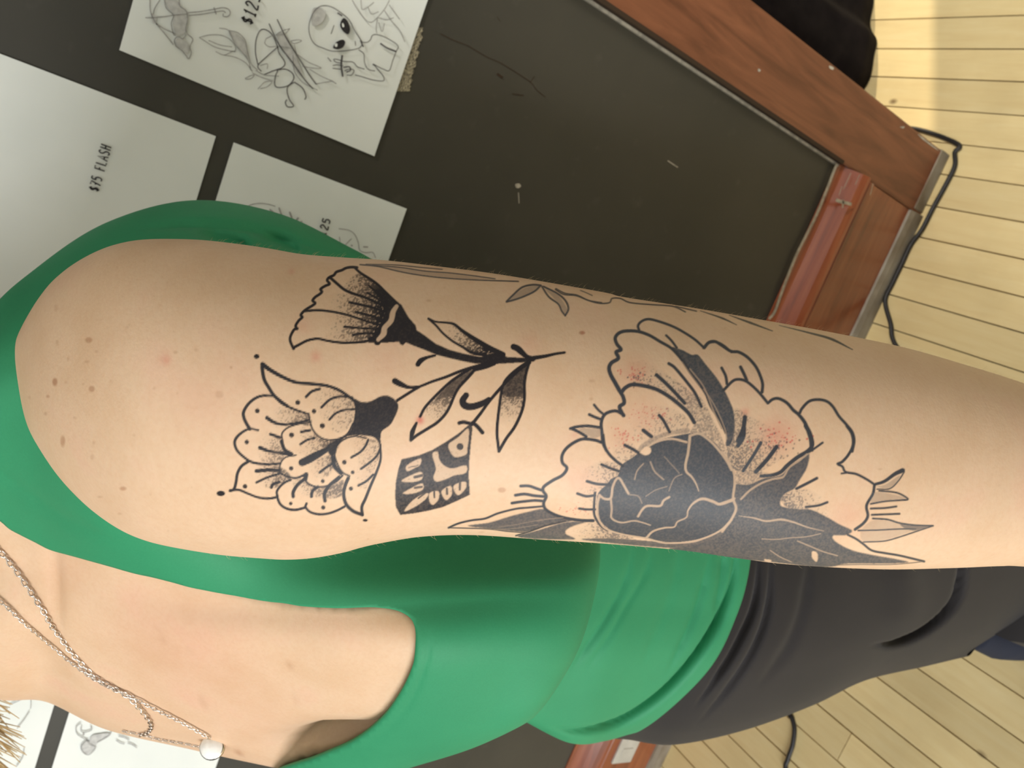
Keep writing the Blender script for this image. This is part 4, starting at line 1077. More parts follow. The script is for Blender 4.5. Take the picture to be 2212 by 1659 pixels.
for pts, w in [([(330, 790), (440, 765)], 12), ([(400, 900), (480, 880)], 34), ([(400, 1020), (480, 1010)], 26), ([(440, 1140), (520, 1080)], 20), ([(620, 1060), (625, 1130)], 22), ([(765, 1030), (768, 1090)], 28), ([(915, 960), (912, 1040)], 28)]:
    line(ZD, pts, w, 0.85, 0.8)
# lotus
for pts, a, b, d0, d1 in [
  ([(1080, 20), (1300, -10), (1550, 30), (1690, 110), (1700, 350), (1560, 500), (1400, 430), (1300, 250), (1180, 120)], (1250, 300), (1680, 200), 0.1, 0.55),
  ([(850, 200), (1050, 240), (1200, 300), (1220, 420), (1050, 400), (900, 440), (750, 420), (780, 300)], (760, 350), (1150, 380), 0.08, 0.75), ([(650, 520), (760, 500), (880, 560), (880, 650), (930, 720), (860, 840), (680, 840), (600, 700)], (600, 650), (900, 740), 0.05, 0.7),
  ([(1100, 430), (1240, 500), (1350, 600), (1400, 680), (1250, 740), (1100, 760), (1020, 720), (1100, 600)], (1020, 680), (1350, 640), 0.05, 0.6), ([(1180, 870), (1300, 800), (1450, 760), (1480, 880), (1400, 1000), (1250, 1000)], (1180, 950), (1450, 800), 0.05, 0.75),
  ([(1560, 620), (1700, 560), (1900, 560), (2000, 640), (1990, 800), (1900, 1000), (1850, 1150), (1720, 1050), (1750, 800)], (1620, 800), (1980, 750), 0.05, 0.5), ([(600, 900), (850, 880), (1000, 1010), (900, 1090), (780, 1130), (600, 1080)], (580, 1050), (880, 980), 0.0, 0.85),
  ([(950, 1080), (1080, 1020), (1180, 1080), (1300, 1130), (1500, 1080), (1590, 1040), (1580, 1200), (1450, 1250), (1250, 1230), (1050, 1200)], (1100, 1250), (1250, 1060), 0.0, 0.75), ([(1200, 360), (1260, 480), (1400, 580), (1560, 570), (1500, 700), (1380, 690), (1260, 560)], (1200, 400), (1500, 620), 0.4, 0.95)]:
    shade(ZB, pts, a, b, d0, d1, age=0.2)
fill(ZB, [(1700, 110), (1800, 150), (1900, 140), (2000, 90), (2080, 75), (2160, 110), (2210, 170), (2205, 250), (2130, 400), (2030, 480), (2012, 560), (2012, 650), (1950, 560), (1850, 535), (1700, 530), (1600, 560), (1530, 640), (1500, 740), (1440, 760), (1400, 650), (1480, 590), (1640, 510), (1700, 380), (1720, 230)], 0.95, 1, 0.12, tex=0.06)
for a in [
  (ZA, [(670, 1195), (760, 1262), (900, 1340), (1050, 1400), (1250, 1420), (1400, 1440), (1520, 1480), (1620, 1540), (1710, 1610)], (52, 38, 36, 34)), (ZA, [(668, 1190), (668, 1260), (690, 1370), (740, 1460), (800, 1550), (880, 1620), (950, 1670)], (44, 40, 40)), (ZB, [(800, 75), (900, 170), (1050, 240), (1195, 288)], (38, 30, 24)),
  (ZB, [(1165, 90), (1230, 30), (1320, 0)], 32), (ZB, [(1340, 210), (1440, 120), (1560, 85), (1690, 100)], 30), (ZB, [(1430, 350), (1500, 280), (1600, 240), (1710, 230)], 28), (ZB, [(1195, 288), (1212, 380), (1245, 470), (1320, 550), (1430, 582), (1550, 562), (1640, 505), (1700, 390)], 20),
  (ZB, [(800, 82), (700, 75), (600, 100), (510, 170), (455, 260), (458, 330), (490, 400), (525, 455)], (28, 36, 40)), (ZB, [(720, 330), (800, 380), (900, 405), (1050, 390), (1190, 355)], (44, 30, 30)), (ZB, [(620, 470), (520, 455), (430, 500), (370, 560), (352, 620), (380, 700), (450, 770), (540, 830), (680, 858), (870, 850)], (24, 34, 30, 30)), (ZB, [(640, 670), (750, 710), (880, 730), (990, 740)], (44, 30, 50)), (ZB, [(760, 515), (870, 555)], 34),
  (ZB, [(505, 828), (430, 880), (385, 960), (368, 1060), (345, 1140), (300, 1160)], 34), (ZB, [(300, 1155), (400, 1150), (500, 1190), (620, 1235), (740, 1247), (835, 1232)], (30, 26, 30)), (ZB, [(600, 935), (750, 922), (860, 930)], 44), (ZB, [(600, 1065), (720, 1010), (860, 965)], 28), (ZB, [(770, 1120), (790, 1085), (860, 1060)], 36),
  (ZB, [(840, 1225), (832, 1170), (870, 1110), (930, 1060), (990, 1035)], 28), (ZB, [(835, 1230), (870, 1310), (940, 1360), (1040, 1377), (1150, 1352)], 30), (ZB, [(1170, 1305), (1160, 1345), (1210, 1400), (1310, 1427), (1420, 1417), (1520, 1382), (1605, 1338)], 28), (ZB, [(1018, 1225), (1020, 1170), (1070, 1090), (1150, 1025)], 40), (ZB, [(1225, 1225), (1240, 1160), (1300, 1115)], 36), (ZB, [(1380, 1275), (1375, 1190), (1430, 1100), (1540, 1000)], (40, 44, 30)),
  (ZB, [(2008, 630), (2012, 800), (1965, 950), (1900, 1100), (1840, 1250), (1800, 1340), (1805, 1435)], (26, 34, 36)), (ZB, [(1805, 1432), (1700, 1390), (1620, 1310), (1593, 1200), (1610, 1100), (1645, 1015)], 40), (ZB, [(1850, 560), (1700, 540), (1560, 600), (1490, 720), (1520, 850), (1580, 950), (1660, 992)], 20), (ZB, [(1680, 780), (1780, 720), (1840, 650), (1872, 580)], 28), (ZB, [(1790, 910), (1900, 830), (1970, 760), (2005, 690)], 28), (ZB, [(1760, 1100), (1850, 1050), (1930, 975)], 28),
  (ZB, [(900, 600), (890, 510), (960, 440), (1080, 400), (1200, 385)], 20), (ZB, [(885, 600), (920, 690), (1000, 742)], 42), (ZB, [(870, 960), (870, 860), (930, 780), (1050, 755)], 18), (ZB, [(870, 960), (960, 1000), (1060, 1012), (1150, 975)], 26), (ZB, [(1150, 970), (1170, 1060), (1260, 1110), (1380, 1112), (1500, 1060), (1580, 985)], 24), (ZB, [(1120, 838), (1200, 800), (1300, 745), (1420, 680)], (84, 92, 80, 50)), (ZB, [(1100, 630), (1180, 580), (1260, 560)], 28), (ZB, [(1110, 490), (1210, 470)], 32), (ZB, [(1320, 950), (1400, 890), (1470, 850)], 30), (ZB, [(1470, 780), (1490, 880), (1560, 955)], 52), (ZB, [(1160, 1030), (1170, 970), (1140, 990)], 40)]:
    line(a[0], a[1], a[2], 0.93, 0.8, 0.15)
for x, y, r in [(1070, 155, 28), (1255, 255, 26), (1350, 420, 30), (610, 250, 27), (490, 605, 25), (1000, 525, 29), (995, 905, 25), (470, 1110, 26), (990, 1305, 20), (1360, 1350, 24), (1355, 1050, 22), (1600, 835, 26), (1695, 950, 22), (1675, 1135, 24)]:
    dot(ZB, x, y, r, 0.9)
dot(ZB, 195, 1190, 48, 0.95, 30); dot(ZB, 1838, 1495, 28, 0.95, 16); dot(ZA, 602, 1106, 32, 0.95, 26)

# ---------- irritated skin, pin-prick dots, freckles
for Z, x, y, r, d in [(ZC, 460, 1410, 46, .75), (ZA, 1275, 1110, 60, .34), (ZA, 1130, 750, 90, .16), (ZC, 1700, 540, 130, .14), (ZC, 100, 700, 230, .10), (ZE, 1120, 760, 170, .22), (ZE, 1200, 1260, 230, .14), (ZF, 950, 130, 150, .16), (ZH, 520, 90, 170, .34), (ZG, 470, 1210, 50, .35), (ZH, 1200, 860, 170, .18), (ZF, 500, 650, 170, .12),
                      (ZK, 990, 380, 32, .32), (ZK, 1200, 620, 190, .12), (ZA, 300, 1300, 300, .08), (ZA, 1000, 140, 34, .25), (ZF, 430, 100, 40, .2), (ZB, 2000, 900, 200, .04), (ZE, 520, 310, 22, .4)]:
    glow(Z, x, y, r, d)
specks(ZH, 520, 110, 260, 120, 46, 8, 0.9, RED, 5); specks(ZE, 1130, 770, 170, 90, 36, 9, 0.8, RED, 6); specks(ZE, 1250, 1250, 240, 110, 50, 8, 0.7, RED, 7); specks(ZF, 980, 120, 140, 110, 30, 9, 0.75, RED, 8); specks(ZF, 480, 960, 160, 60, 30, 7, 0.6, RED, 9)
specks(ZE, 1180, 840, 160, 70, 30, 9, 0.75, INK, 10); specks(ZH, 480, 190, 240, 130, 60, 8, 0.7, INK, 11)
for x, y, r, ry, d in [(530, 262, 22, 17, .6), (328, 512, 15, 24, .75), (548, 553, 18, 18, .6), (375, 865, 14, 34, .6), (735, 1148, 20, 12, .6), (286, 598, 10, 9, .6), (272, 700, 9, 10, .45), (575, 330, 10, 8, .35), (520, 390, 12, 8, .35), (407, 370, 6, 12, .4), (342, 272, 8, 10, .35), (497, 524, 6, 5, .5), (393, 514, 9, 7, .3), (1048, 335, 12, 8, .4), (1310, 592, 24, 16, .3), (1380, 425, 9, 9, .4), (560, 875, 8, 10, .35), (550, 960, 12, 16, .3), (445, 725, 9, 7, .3), (335, 70, 14, 22, .2), (760, 185, 10, 8, .25), (595, 1198, 14, 6, .4), (715, 1298, 12, 7, .35), (920, 550, 9, 8, .3), (800, 830, 10, 9, .25), (1170, 320, 12, 9, .2), (665, 510, 12, 10, .22), (175, 605, 8, 10, .3)]:
    dot(ZK, x, y, r, d, ry, FRK, 1.6)
dot(ZE, 512, 310, 34, 0.75, 20, FRK, 1.2); dot(ZE, 625, 857, 34, 0.3, 18, FRK, 1.6); dot(ZE, 618, 1062, 24, 0.35, 18, FRK, 1.6); dot(ZD, 1390, 1045, 46, 0.5, 30, FRK, 1.6); dot(ZD, 1160, 1525, 30, 0.3, 9, FRK, 1.2); dot(ZH, 1510, 413, 20, 0.4, 8, FRK, 1); dot(ZB, 180, 55, 44, 0.3, 30, FRK, 2); dot(ZC, 560, 50, 26, .35, 14, FRK, 1.4)
q = np.random.RandomState(21)
for _ in range(240):
    dot(ZP, q.uniform(60, 2200), q.uniform(540, 1210), q.uniform(1.0, 2.4), q.uniform(0.08, 0.22), buf=FRK, soft=1.2)

def sample(buf, x, y):
    x = np.clip(x - SX, 0, SW - 2); y = np.clip(y - SY, 0, SH - 2)
    i, j = x.astype(int), y.astype(int)
    u, w = x - i, y - j
    return buf[j, i] * (1 - u) * (1 - w) + buf[j, i + 1] * u * (1 - w) + buf[j + 1, i] * (1 - u) * w + buf[j + 1, i + 1] * u * w

# ---------------------------------------------------------------- body mesh (arm, shoulder, chest, neck in one mesh)
an, ac = ARM.shape[:2]
arm_v = ARM.reshape(-1, 3)
arm_f = grid_faces(an, ac, True)
sink = inside(tx, ty, SKIN_POLY)
dist = np.full(tx.shape, 1e9)
for a_ in NECK[::2]: dist = np.minimum(dist, np.hypot(tx - a_[0], ty - a_[1]))
frontm = ((np.arange(NC) >= 26 * 3.2) & (np.arange(NC) <= 26 * 8.4))[None]
depth_in = np.where(sink & frontm, 0.0, np.clip((dist - 6) / 60, 0, 1)) * np.clip((tx + 60) / 120, 0, 1) * 0.020
nrm_in = push_out(T, -1.0) - T
body_T = body_T + nrm_in * depth_in[..., None]
sub_T = body_T[::2, ::2]
tn_, tc_ = sub_T.shape[:2]
tor_v = sub_T.reshape(-1, 3)
tor_f = grid_faces(tn_, tc_, True)
def head_part():
    c0 = T[0].mean(0)
    Fd, Sd, Ud = np.array([-0.80, -0.60, 0.0]), np.array([-0.60, 0.80, 0.0]), np.array([0, 0, 1.0])
    ax_ = c0 - T[26].mean(0); ax_ /= np.linalg.norm(ax_)
    ctr = c0 + ax_ * 0.075 + Fd * 0.012
    global HEAD_C
    HEAD_C = ctr
    nu, nv = 80, 96
    V = []
    global HEAD_SU
    HEAD_SU = []
    for i in range(nu):
        la = np.pi * (i + 0.5) / nu - np.pi / 2
        for k in range(nv):
            lo = 2 * np.pi * k / nv
            f_, s_, u_ = np.cos(la) * np.cos(lo), np.cos(la) * np.sin(lo), np.sin(la)
            HEAD_SU.append((f_, s_, u_))
            g = lambda a, b, w: np.exp(-(((s_ - a) / w) ** 2 + ((u_ - b) / w) ** 2)) if f_ > 0 else 0.0
            fr_ = 0.095 * f_ + 0.024 * g(0, -0.12, 0.14) + 0.010 * g(0, 0.05, 0.10) - 0.010 * (g(0.38, 0.08, 0.17) + g(-0.38, 0.08, 0.17)) + 0.007 * g(0, -0.45, 0.14) + 0.010 * g(0, -0.85, 0.2)
            ear = 0.014 * (np.exp(-((f_ / 0.22) ** 2 + ((u_ + 0.02) / 0.25) ** 2)))
            wd = 0.075 * (1 - 0.22 * max(0, -u_)) + ear
            V.append(ctr + Fd * fr_ + Sd * s_ * wd + Ud * u_ * 0.115)
    return np.array(V), grid_faces(nu, nv, True)
def soft_tube(pts, rad, ns=14):
    c = cr(pts, 6)
    v, f = tube_vf(c, np.interp(np.linspace(0, 1, len(c)), np.linspace(0, 1, len(rad)), rad), ns, False)
    return np.asarray(v), np.array(f)
extra = [head_part()]
w0 = ARM[-1].mean(0); wd_ = ARM[-1].mean(0) - ARM[-40].mean(0); wd_ /= np.linalg.norm(wd_)
sd_ = AX[0]; fd_ = AX[2]
extra.append(soft_tube([w0 - wd_ * 0.035, w0, w0 + wd_ * 0.03, w0 + wd_ * 0.065, w0 + wd_ * 0.095, w0 + wd_ * 0.104], [0.020, 0.0275, 0.031, 0.036, 0.028, 0.010]))
for k_, (o_, L_) in enumerate([(-0.027, 0.066), (-0.009, 0.076), (0.009, 0.072), (0.027, 0.056)]):
    b_ = w0 + wd_ * 0.082 + sd_ * o_
    extra.append(soft_tube([b_, b_ + wd_ * L_ * 0.45 + fd_ * 0.004, b_ + wd_ * L_ * 0.8 + fd_ * 0.016, b_ + wd_ * L_ * 0.95 + fd_ * 0.028], [0.0095, 0.009, 0.008, 0.004], 10))
b_ = w0 + wd_ * 0.03 - sd_ * 0.024
extra.append(soft_tube([b_, b_ + wd_ * 0.025 - sd_ * 0.018, b_ + wd_ * 0.052 - sd_ * 0.022, b_ + wd_ * 0.064 - sd_ * 0.020], [0.013, 0.011, 0.0095, 0.004], 10))
q1 = lambda x, y, z: bp(np.array(float(x)), np.array(float(y)), np.array(float(z)))
extra.append(soft_tube([q1(40, 1250, .66), q1(300, 1280, .715), q1(700, 1290, .77), q1(1150, 1290, .83), q1(1450, 1280, .90), q1(1650, 1270, .96)], [0.05, 0.052, 0.046, 0.04, 0.034, 0.026]))
allv = [arm_v, tor_v]; allf = [arm_f, tor_f + len(arm_v)]
off_ = len(arm_v) + len(tor_v)
for v_, f_ in extra:
    allv.append(v_); allf.append(f_ + off_); off_ += len(v_)
allv = np.concatenate(allv); allf = np.concatenate(allf)
person = make_mesh('person', allv, allf, MAT_SKIN)
tag(person, 'person in a green tank top with a tattooed bare arm hanging down', 'person')
px, py, _ = to_px(arm_v)
att = np.zeros((len(allv), 4), np.float32)
fr = np.tile(np.arange(ac) < 470, an)
for k, buf in ((0, INK), (1, RED), (2, FRK), (3, AGE)):
    att[:len(arm_v), k] = np.where(fr, sample(buf, px, py), 0.0)
att[:len(arm_v), 0] = np.clip(att[:len(arm_v), 0] * 1.07, 0, 0.99)
att[:len(arm_v), 2] *= 0.75
# chest freckles
tpx, tpy, _ = to_px(tor_v)
tfront = np.tile((np.arange(tc_) >= 13 * 3) & (np.arange(tc_) <= 13 * 8), tn_)
fk = np.zeros(len(tor_v)); rd = np.zeros(len(tor_v))
for x, y, r, d in [(382, 1408, 4, .5), (407, 1411, 4, .45), (345, 1357, 6, .3), (439, 1523, 5, .5), (516, 1624, 5, .7), (350, 1380, 9, .2), (626, 1440, 6, .3), (705, 1505, 5, .3), (580, 1340, 6, .2), (63, 1235, 4, .4), (640, 1515, 5, .2)]:
    fk += d * np.exp(-((tpx - x) ** 2 + (tpy - y) ** 2) / r ** 2)
for x, y, r, d in [(430, 1400, 130, .14), (300, 1330, 90, .08), (560, 1560, 90, .06), (140, 1230, 60, .08)]:
    rd += d * np.exp(-((tpx - x) ** 2 + (tpy - y) ** 2) / r ** 2)
nt_ = len(arm_v) + len(tor_v)
att[len(arm_v):nt_, 2] = np.where(tfront, np.clip(fk, 0, 1), 0)
att[len(arm_v):nt_, 1] = np.where(tfront, np.clip(rd, 0, 1), 0)
hs = np.array(HEAD_SU); hf, hsd, hu = hs[:, 0] > 0.2, hs[:, 1], hs[:, 2]
ell = lambda a, b, wa, wb: np.exp(-(((hsd - a) / wa) ** 2 + ((hu - b) / wb) ** 2) ** 2) * hf
att[nt_:nt_ + len(hs), 1] = 0.6 * ell(0, -0.45, 0.20, 0.055)
att[nt_:nt_ + len(hs), 0] = np.clip(0.85 * (ell(0.38, 0.06, 0.13, 0.035) + ell(-0.38, 0.06, 0.13, 0.035)), 0, 1)
att[nt_:nt_ + len(hs), 2] = np.clip(0.8 * (ell(0.38, 0.24, 0.17, 0.03) + ell(-0.38, 0.24, 0.17, 0.03)), 0, 1)
ca = person.data.color_attributes.new('ink', 'FLOAT_COLOR', 'POINT')
ca.data.foreach_set('color', att.ravel())

# ---------------------------------------------------------------- tank top cut from the torso shape
cxp = 0.25 * (TANK[:-1] + TANK[1:] + np.roll(TANK, -1, 1)[:-1] + np.roll(TANK, -1, 1)[1:])
fx, fy, fz = to_px(cxp)
ti = np.arange(NC)[None, :] + np.zeros((NR - 1, 1))
isfront = (ti >= 26 * 3.2) & (ti <= 26 * 8.4)
skin = inside(fx, fy, SKIN_POLY) & isfront
back_skin = (~isfront) & (fx < -70 + 0.10 * np.clip(fy - 700, 0, 600) * 0)
far_skin = (ti > 26 * 8.4) & (fx < 330 - (ti - 26 * 8.4) * 1.4)
keep = ~(skin | back_skin | far_skin)
keep &= fx > -130
tf = grid_faces(NR, NC, True)[keep.ravel()]
used = np.unique(tf)
remap = -np.ones(NR * NC, int); remap[used] = np.arange(len(used))
tv = TANK.reshape(-1, 3)[used]
tf = remap[tf]
# smooth the cut edge
ed = np.sort(np.concatenate([tf[:, [0, 1]], tf[:, [1, 2]], tf[:, [2, 3]], tf[:, [3, 0]]]), axis=1)
ue, cnt = np.unique(ed, axis=0, return_counts=True)
be = ue[cnt == 1]
for _ in range(14):
    acc = np.zeros_like(tv); num = np.zeros(len(tv))
    np.add.at(acc, be[:, 0], tv[be[:, 1]]); np.add.at(acc, be[:, 1], tv[be[:, 0]])
    np.add.at(num, be[:, 0], 1); np.add.at(num, be[:, 1], 1)
    m_ = num > 1
    tv[m_] = 0.4 * tv[m_] + 0.6 * acc[m_] / num[m_][:, None]
tank = make_mesh('tank_top', tv, tf, MAT_GREEN, person)
tank['label'] = 'green stretch tank top with a wide square neckline'
md = tank.modifiers.new('thickness', 'SOLIDIFY'); md.thickness = 0.0024; md.offset = 0

# ---------------------------------------------------------------- trousers
PANTS = [
 [(1480,775,.73),(1480,845,.712),(1480,945,.685),(1480,1065,.665),(1470,1195,.652),(1440,1310,.648),(1390,1435,.652),(1290,1575,.70),(1275,1570,.745),(1330,1400,.82),(1430,1035,.83),(1480,815,.80)],
 [(1600,790,.762),(1600,860,.742),(1600,955,.715),(1600,1075,.697),(1590,1205,.686),(1560,1320,.680),(1490,1450,.684),(1385,1577,.725),(1350,1578,.79),(1400,1400,.87),(1530,1040,.88),(1600,830,.84)],
 [(1690,790,.785),(1690,860,.76),(1690,960,.732),(1690,1080,.714),(1680,1210,.702),(1645,1330,.696),(1575,1465,.70),(1490,1584,.742),(1450,1590,.81),(1490,1400,.90),(1610,1040,.91),(1690,830,.87)],
 [(1800,790,.82),(1800,860,.785),(1800,965,.755),(1800,1085,.738),(1785,1215,.726),(1750,1335,.722),(1690,1450,.73),(1630,1557,.775),(1600,1560,.85),(1620,1390,.94),(1720,1040,.95),(1800,830,.91)],
 [(1920,800,.87),(1920,870,.82),(1920,975,.788),(1920,1090,.772),(1905,1210,.763),(1870,1320,.762),(1820,1420,.775),(1775,1505,.82),(1750,1510,.90),(1760,1370,.985),(1840,1050,.995),(1920,840,.95)],
 [(2060,830,.92),(2060,890,.87),(2060,990,.838),(2060,1095,.823),(2045,1200,.817),(2010,1300,.82),(1950,1390,.838),(1885,1454,.88),(1870,1460,.96),(1890,1350,1.03),(1960,1070,1.04),(2060,860,1.0)],
 [(2200,870,.98),(2200,925,.93),(2200,1010,.90),(2200,1105,.886),(2190,1195,.882),(2160,1275,.888),(2090,1370,.91),(2010,1430,.955),(2000,1430,1.02),(2030,1340,1.08),(2100,1100,1.09),(2200,900,1.06)],
 [(2330,905,1.04),(2330,950,1.0),(2330,1030,.965),(2330,1105,.952),(2320,1180,.95),(2290,1250,.958),(2210,1330,.985),(2098,1405,1.03),(2100,1410,1.08),(2150,1330,1.12),(2230,1120,1.13),(2330,930,1.11)],
]
PN = control_surface(PANTS, 20, 24)
ppx, ppy, ppz = to_px(PN)
crease = lambda pts, w, depth: groove(ppx, ppy, pts, w, depth)
fm = ((np.arange(PN.shape[1]) >= 20 * 2) & (np.arange(PN.shape[1]) <= 20 * 7.5))[None]
dz = crease([(1883, 1394), (1930, 1392), (1985, 1370), (2035, 1335), (2068, 1290), (2080, 1228), (2082, 1180)], 7, 0.022)
dz += crease([(1640, 1190), (1632, 1300), (1600, 1380), (1560, 1450), (1500, 1530)], 7, 0.009)
dz += crease([(1666, 1190), (1660, 1310), (1630, 1400), (1580, 1480), (1510, 1560)], 7, 0.007)
dz += crease([(1750, 1190), (1735, 1310), (1700, 1400), (1640, 1480)], 12, 0.004)
dz -= crease([(1950, 1200), (1960, 1300), (1940, 1350)], 40, 0.006)
PN = PN + (dz * fm)[..., None] * AX[2]
pants = make_mesh('trousers', PN.reshape(-1, 3), grid_faces(PN.shape[0], PN.shape[1], True), MAT_PANTS, person)
pants['label'] = 'dark charcoal trousers'

# legs down to the floor, shoes
def limb(name, pts, rad, mat, ns=20):
    v, f = tube_vf(cr(pts, 8), np.interp(np.linspace(0, 1, (len(pts) - 1) * 8 + 1), np.linspace(0, 1, len(rad)), rad), ns)
    return make_mesh(name, v, f, mat, person)
kneeL = bp(np.array(2330.), np.array(1020.), np.array(1.04)); kneeR = bp(np.array(2255.), np.array(1300.), np.array(1.06))
footL = np.array([kneeL[0] + 0.01, kneeL[1] + 0.02, 0.09]); footR = np.array([kneeR[0] - 0.02, kneeR[1] + 0.01, 0.09])
limb('trouser_leg', [kneeL + (0.0, 0.0, 0.10), kneeL, kneeL * 0.5 + footL * 0.5, footL], [0.072, 0.068, 0.062, 0.058], MAT_PANTS)
limb('trouser_leg', [kneeR + (0.02, 0.0, 0.10), kneeR, kneeR * 0.5 + footR * 0.5, footR], [0.072, 0.068, 0.062, 0.058], MAT_PANTS)
FACE = np.array([-0.80, -0.60, 0.0])
SIDE = np.array([-0.60, 0.80, 0.0])
def shoe(at):
    V, ns = [], 16
    rows = [(-0.07, 0.030, 0.05), (-0.05, 0.038, 0.085), (0.0, 0.040, 0.090), (0.06, 0.044, 0.062), (0.12, 0.046, 0.050), (0.165, 0.036, 0.042), (0.185, 0.015, 0.03)]
    for d, w, h in rows:
        for k in range(ns):
            a = 2 * np.pi * k / ns
            c, s = np.cos(a), np.sin(a)
            V.append(np.array([at[0], at[1], 0]) + FACE * d + SIDE * w * np.sign(c) * abs(c) ** 0.7 + np.array([0, 0, h / 2 + h / 2 * np.sign(s) * abs(s) ** 0.7 + 0.001]))
    F = grid_faces(len(rows), ns, True).tolist() + [list(range(ns)), [(len(rows) - 1) * ns + k for k in range(ns)]]
    o = make_mesh('shoe', V, F, MAT_SHOE, person)
    md = o.modifiers.new('round', 'SUBSURF'); md.levels = 1; md.render_levels = 1
shoe(footL); shoe(footR)

# navy sock/cuff of the far leg, seen just past the trouser edge
limb('navy_cuff', [bp(np.array(2100.), np.array(1360.), np.array(1.10)), bp(np.array(2150.), np.array(1362.), np.array(1.13)), bp(np.array(2200.), np.array(1364.), np.array(1.16)), bp(np.array(2300.), np.array(1360.), np.array(1.2))], [0.025, 0.040, 0.041, 0.042], MAT_NAVY)

# ---------------------------------------------------------------- necklaces on the chest
fpx, fpy, fpz = to_px(body_T[:, 26 * 3:26 * 7 + 14])
fpx, fpy, fpz = fpx.ravel(), fpy.ravel(), fpz.ravel()
def on_chest(x, y, lift):
    out = []
    for a, b in zip(x, y):
        d2 = (fpx - a) ** 2 + (fpy - b) ** 2
        k = np.argsort(d2)[:14]
        k = k[fpz[k] < fpz[k].min() + 0.006]
        w = 1 / (d2[k] + 4)
        out.append(bp(np.array(a), np.array(b), np.array((fpz[k] * w).sum() / w.sum() - lift)))
    return np.array(out)

def chain(name, pts, link, rad, wire, lift, label, group):
    c = cr(np.array(pts, float), 8)
    P = on_chest(c[:, 0], c[:, 1], lift)
    for _ in range(6): P[1:-1] = 0.25 * P[:-2] + 0.5 * P[1:-1] + 0.25 * P[2:]
    L = np.concatenate([[0], np.cumsum(np.linalg.norm(np.diff(P, axis=0), axis=1))])
    n = int(L[-1] / (link * 0.72))
    s = np.linspace(0, L[-1], n)
    Q = np.stack([np.interp(s, L, P[:, k]) for k in range(3)], 1)
    tg = np.gradient(Q, axis=0); tg /= np.linalg.norm(tg, axis=1)[:, None]
    j = Join()
    A = np.linspace(0, 2 * np.pi, 12, endpoint=False); B = np.linspace(0, 2 * np.pi, 6, endpoint=False)
    F = []
    for i in range(12):
        for k in range(6):
            F.append((i * 6 + k, i * 6 + (k + 1) % 6, ((i + 1) % 12) * 6 + (k + 1) % 6, ((i + 1) % 12) * 6 + k))
    for i in range(n):
        t = tg[i]
        nn = -AX[2] - t * (-AX[2] @ t); nn /= np.linalg.norm(nn)
        bb = np.cross(t, nn)
        tw = 0.55 if i % 2 else -0.75
        e1 = np.cos(tw) * bb + np.sin(tw) * nn
        e2 = np.cross(t, e1)
        V = []
        for a in A:
            ctr = Q[i] + t * (link / 2) * np.cos(a) + e1 * rad * np.sin(a)
            od = t * np.cos(a) * rad + e1 * np.sin(a) * (link / 2)
            od /= np.linalg.norm(od)
            for b in B: V.append(ctr + wire * (np.cos(b) * od + np.sin(b) * e2))
        j.add(V, F)
    root = bpy.data.objects.new(name, None); COL.objects.link(root)
    tag(root, label, 'necklace', group)
    o = j.build('chain', MAT_SILVER, root)
    o['kind'] = 'stuff'
    return root, P
Z7 = zoomed(0, 1100, 2.968)
nk, _ = chain('necklace', Z7([(-60, 200), (0, 270), (60, 340), (130, 430), (190, 520), (250, 610), (300, 690), (340, 760), (400, 840), (450, 910), (520, 990), (590, 1060), (660, 1110), (750, 1160), (820, 1200), (890, 1270), (940, 1330), (970, 1380), (958, 1425), (900, 1445)]),
      0.0046, 0.00125, 0.00042, 0.0022, 'thicker silver link chain crossing the collarbone, without pendant', 'silver necklaces')
nk2, P_ = chain('necklace', Z7([(-60, 540), (0, 590), (80, 660), (150, 730), (240, 800), (310, 860), (370, 910), (440, 970), (520, 1030), (590, 1080), (680, 1130), (780, 1170), (870, 1215), (950, 1260), (1050, 1310), (1150, 1360), (1250, 1415), (1340, 1465)]),
      0.0036, 0.0008, 0.00034, 0.0024, 'fine silver twisted chain with a round white stone pendant', 'silver necklaces')
nk3, P3_ = chain('far_side', Z7([(1285, 1525), (1200, 1505), (1100, 1490), (1000, 1470), (930, 1448), (800, 1425)]), 0.0036, 0.0008, 0.00034, 0.0020, 'x y z w', None)
for ch in list(nk3.children): ch.parent = nk2
bpy.data.objects.remove(nk3)
pc = on_chest(*[np.array([q]) for q in Z7([(1362, 1522)])[0]], 0.006)[0]
def lens(name, ctr, ax, r, h, mat, parent, bulge):
    ax = ax / np.linalg.norm(ax)
    e1 = np.cross(ax, [0, 0, 1]); e1 /= np.linalg.norm(e1); e2 = np.cross(ax, e1)
    V, ns = [], 24
    rows = [(0.0, -h), (0.9, -h), (1.0, -h * 0.4), (1.0, h * 0.3), (0.88, h * 0.8), (0.6, h * (0.8 + bulge * 0.6)), (0.3, h * (0.8 + bulge * 0.9)), (0.0, h * (0.8 + bulge))]
    for q_, z_ in rows:
        for k in range(ns):
            a = 2 * np.pi * k / ns
            V.append(ctr + ax * z_ + r * max(q_, 0.001) * (e1 * np.cos(a) + e2 * np.sin(a)))
    return make_mesh(name, V, grid_faces(len(rows), ns, True), mat, parent)
pend = lens('pendant_setting', pc, -AX[2] + 0.25 * AX[0], 0.0084, 0.0024, MAT_SILVER, nk2, 0.2)
st = lens('stone', pc + (-AX[2] + 0.25 * AX[0]) * 0.0018, -AX[2] + 0.25 * AX[0], 0.0074, 0.0018, MAT_STONE, pend, 1.2)
st['label'] = 'round white stone'

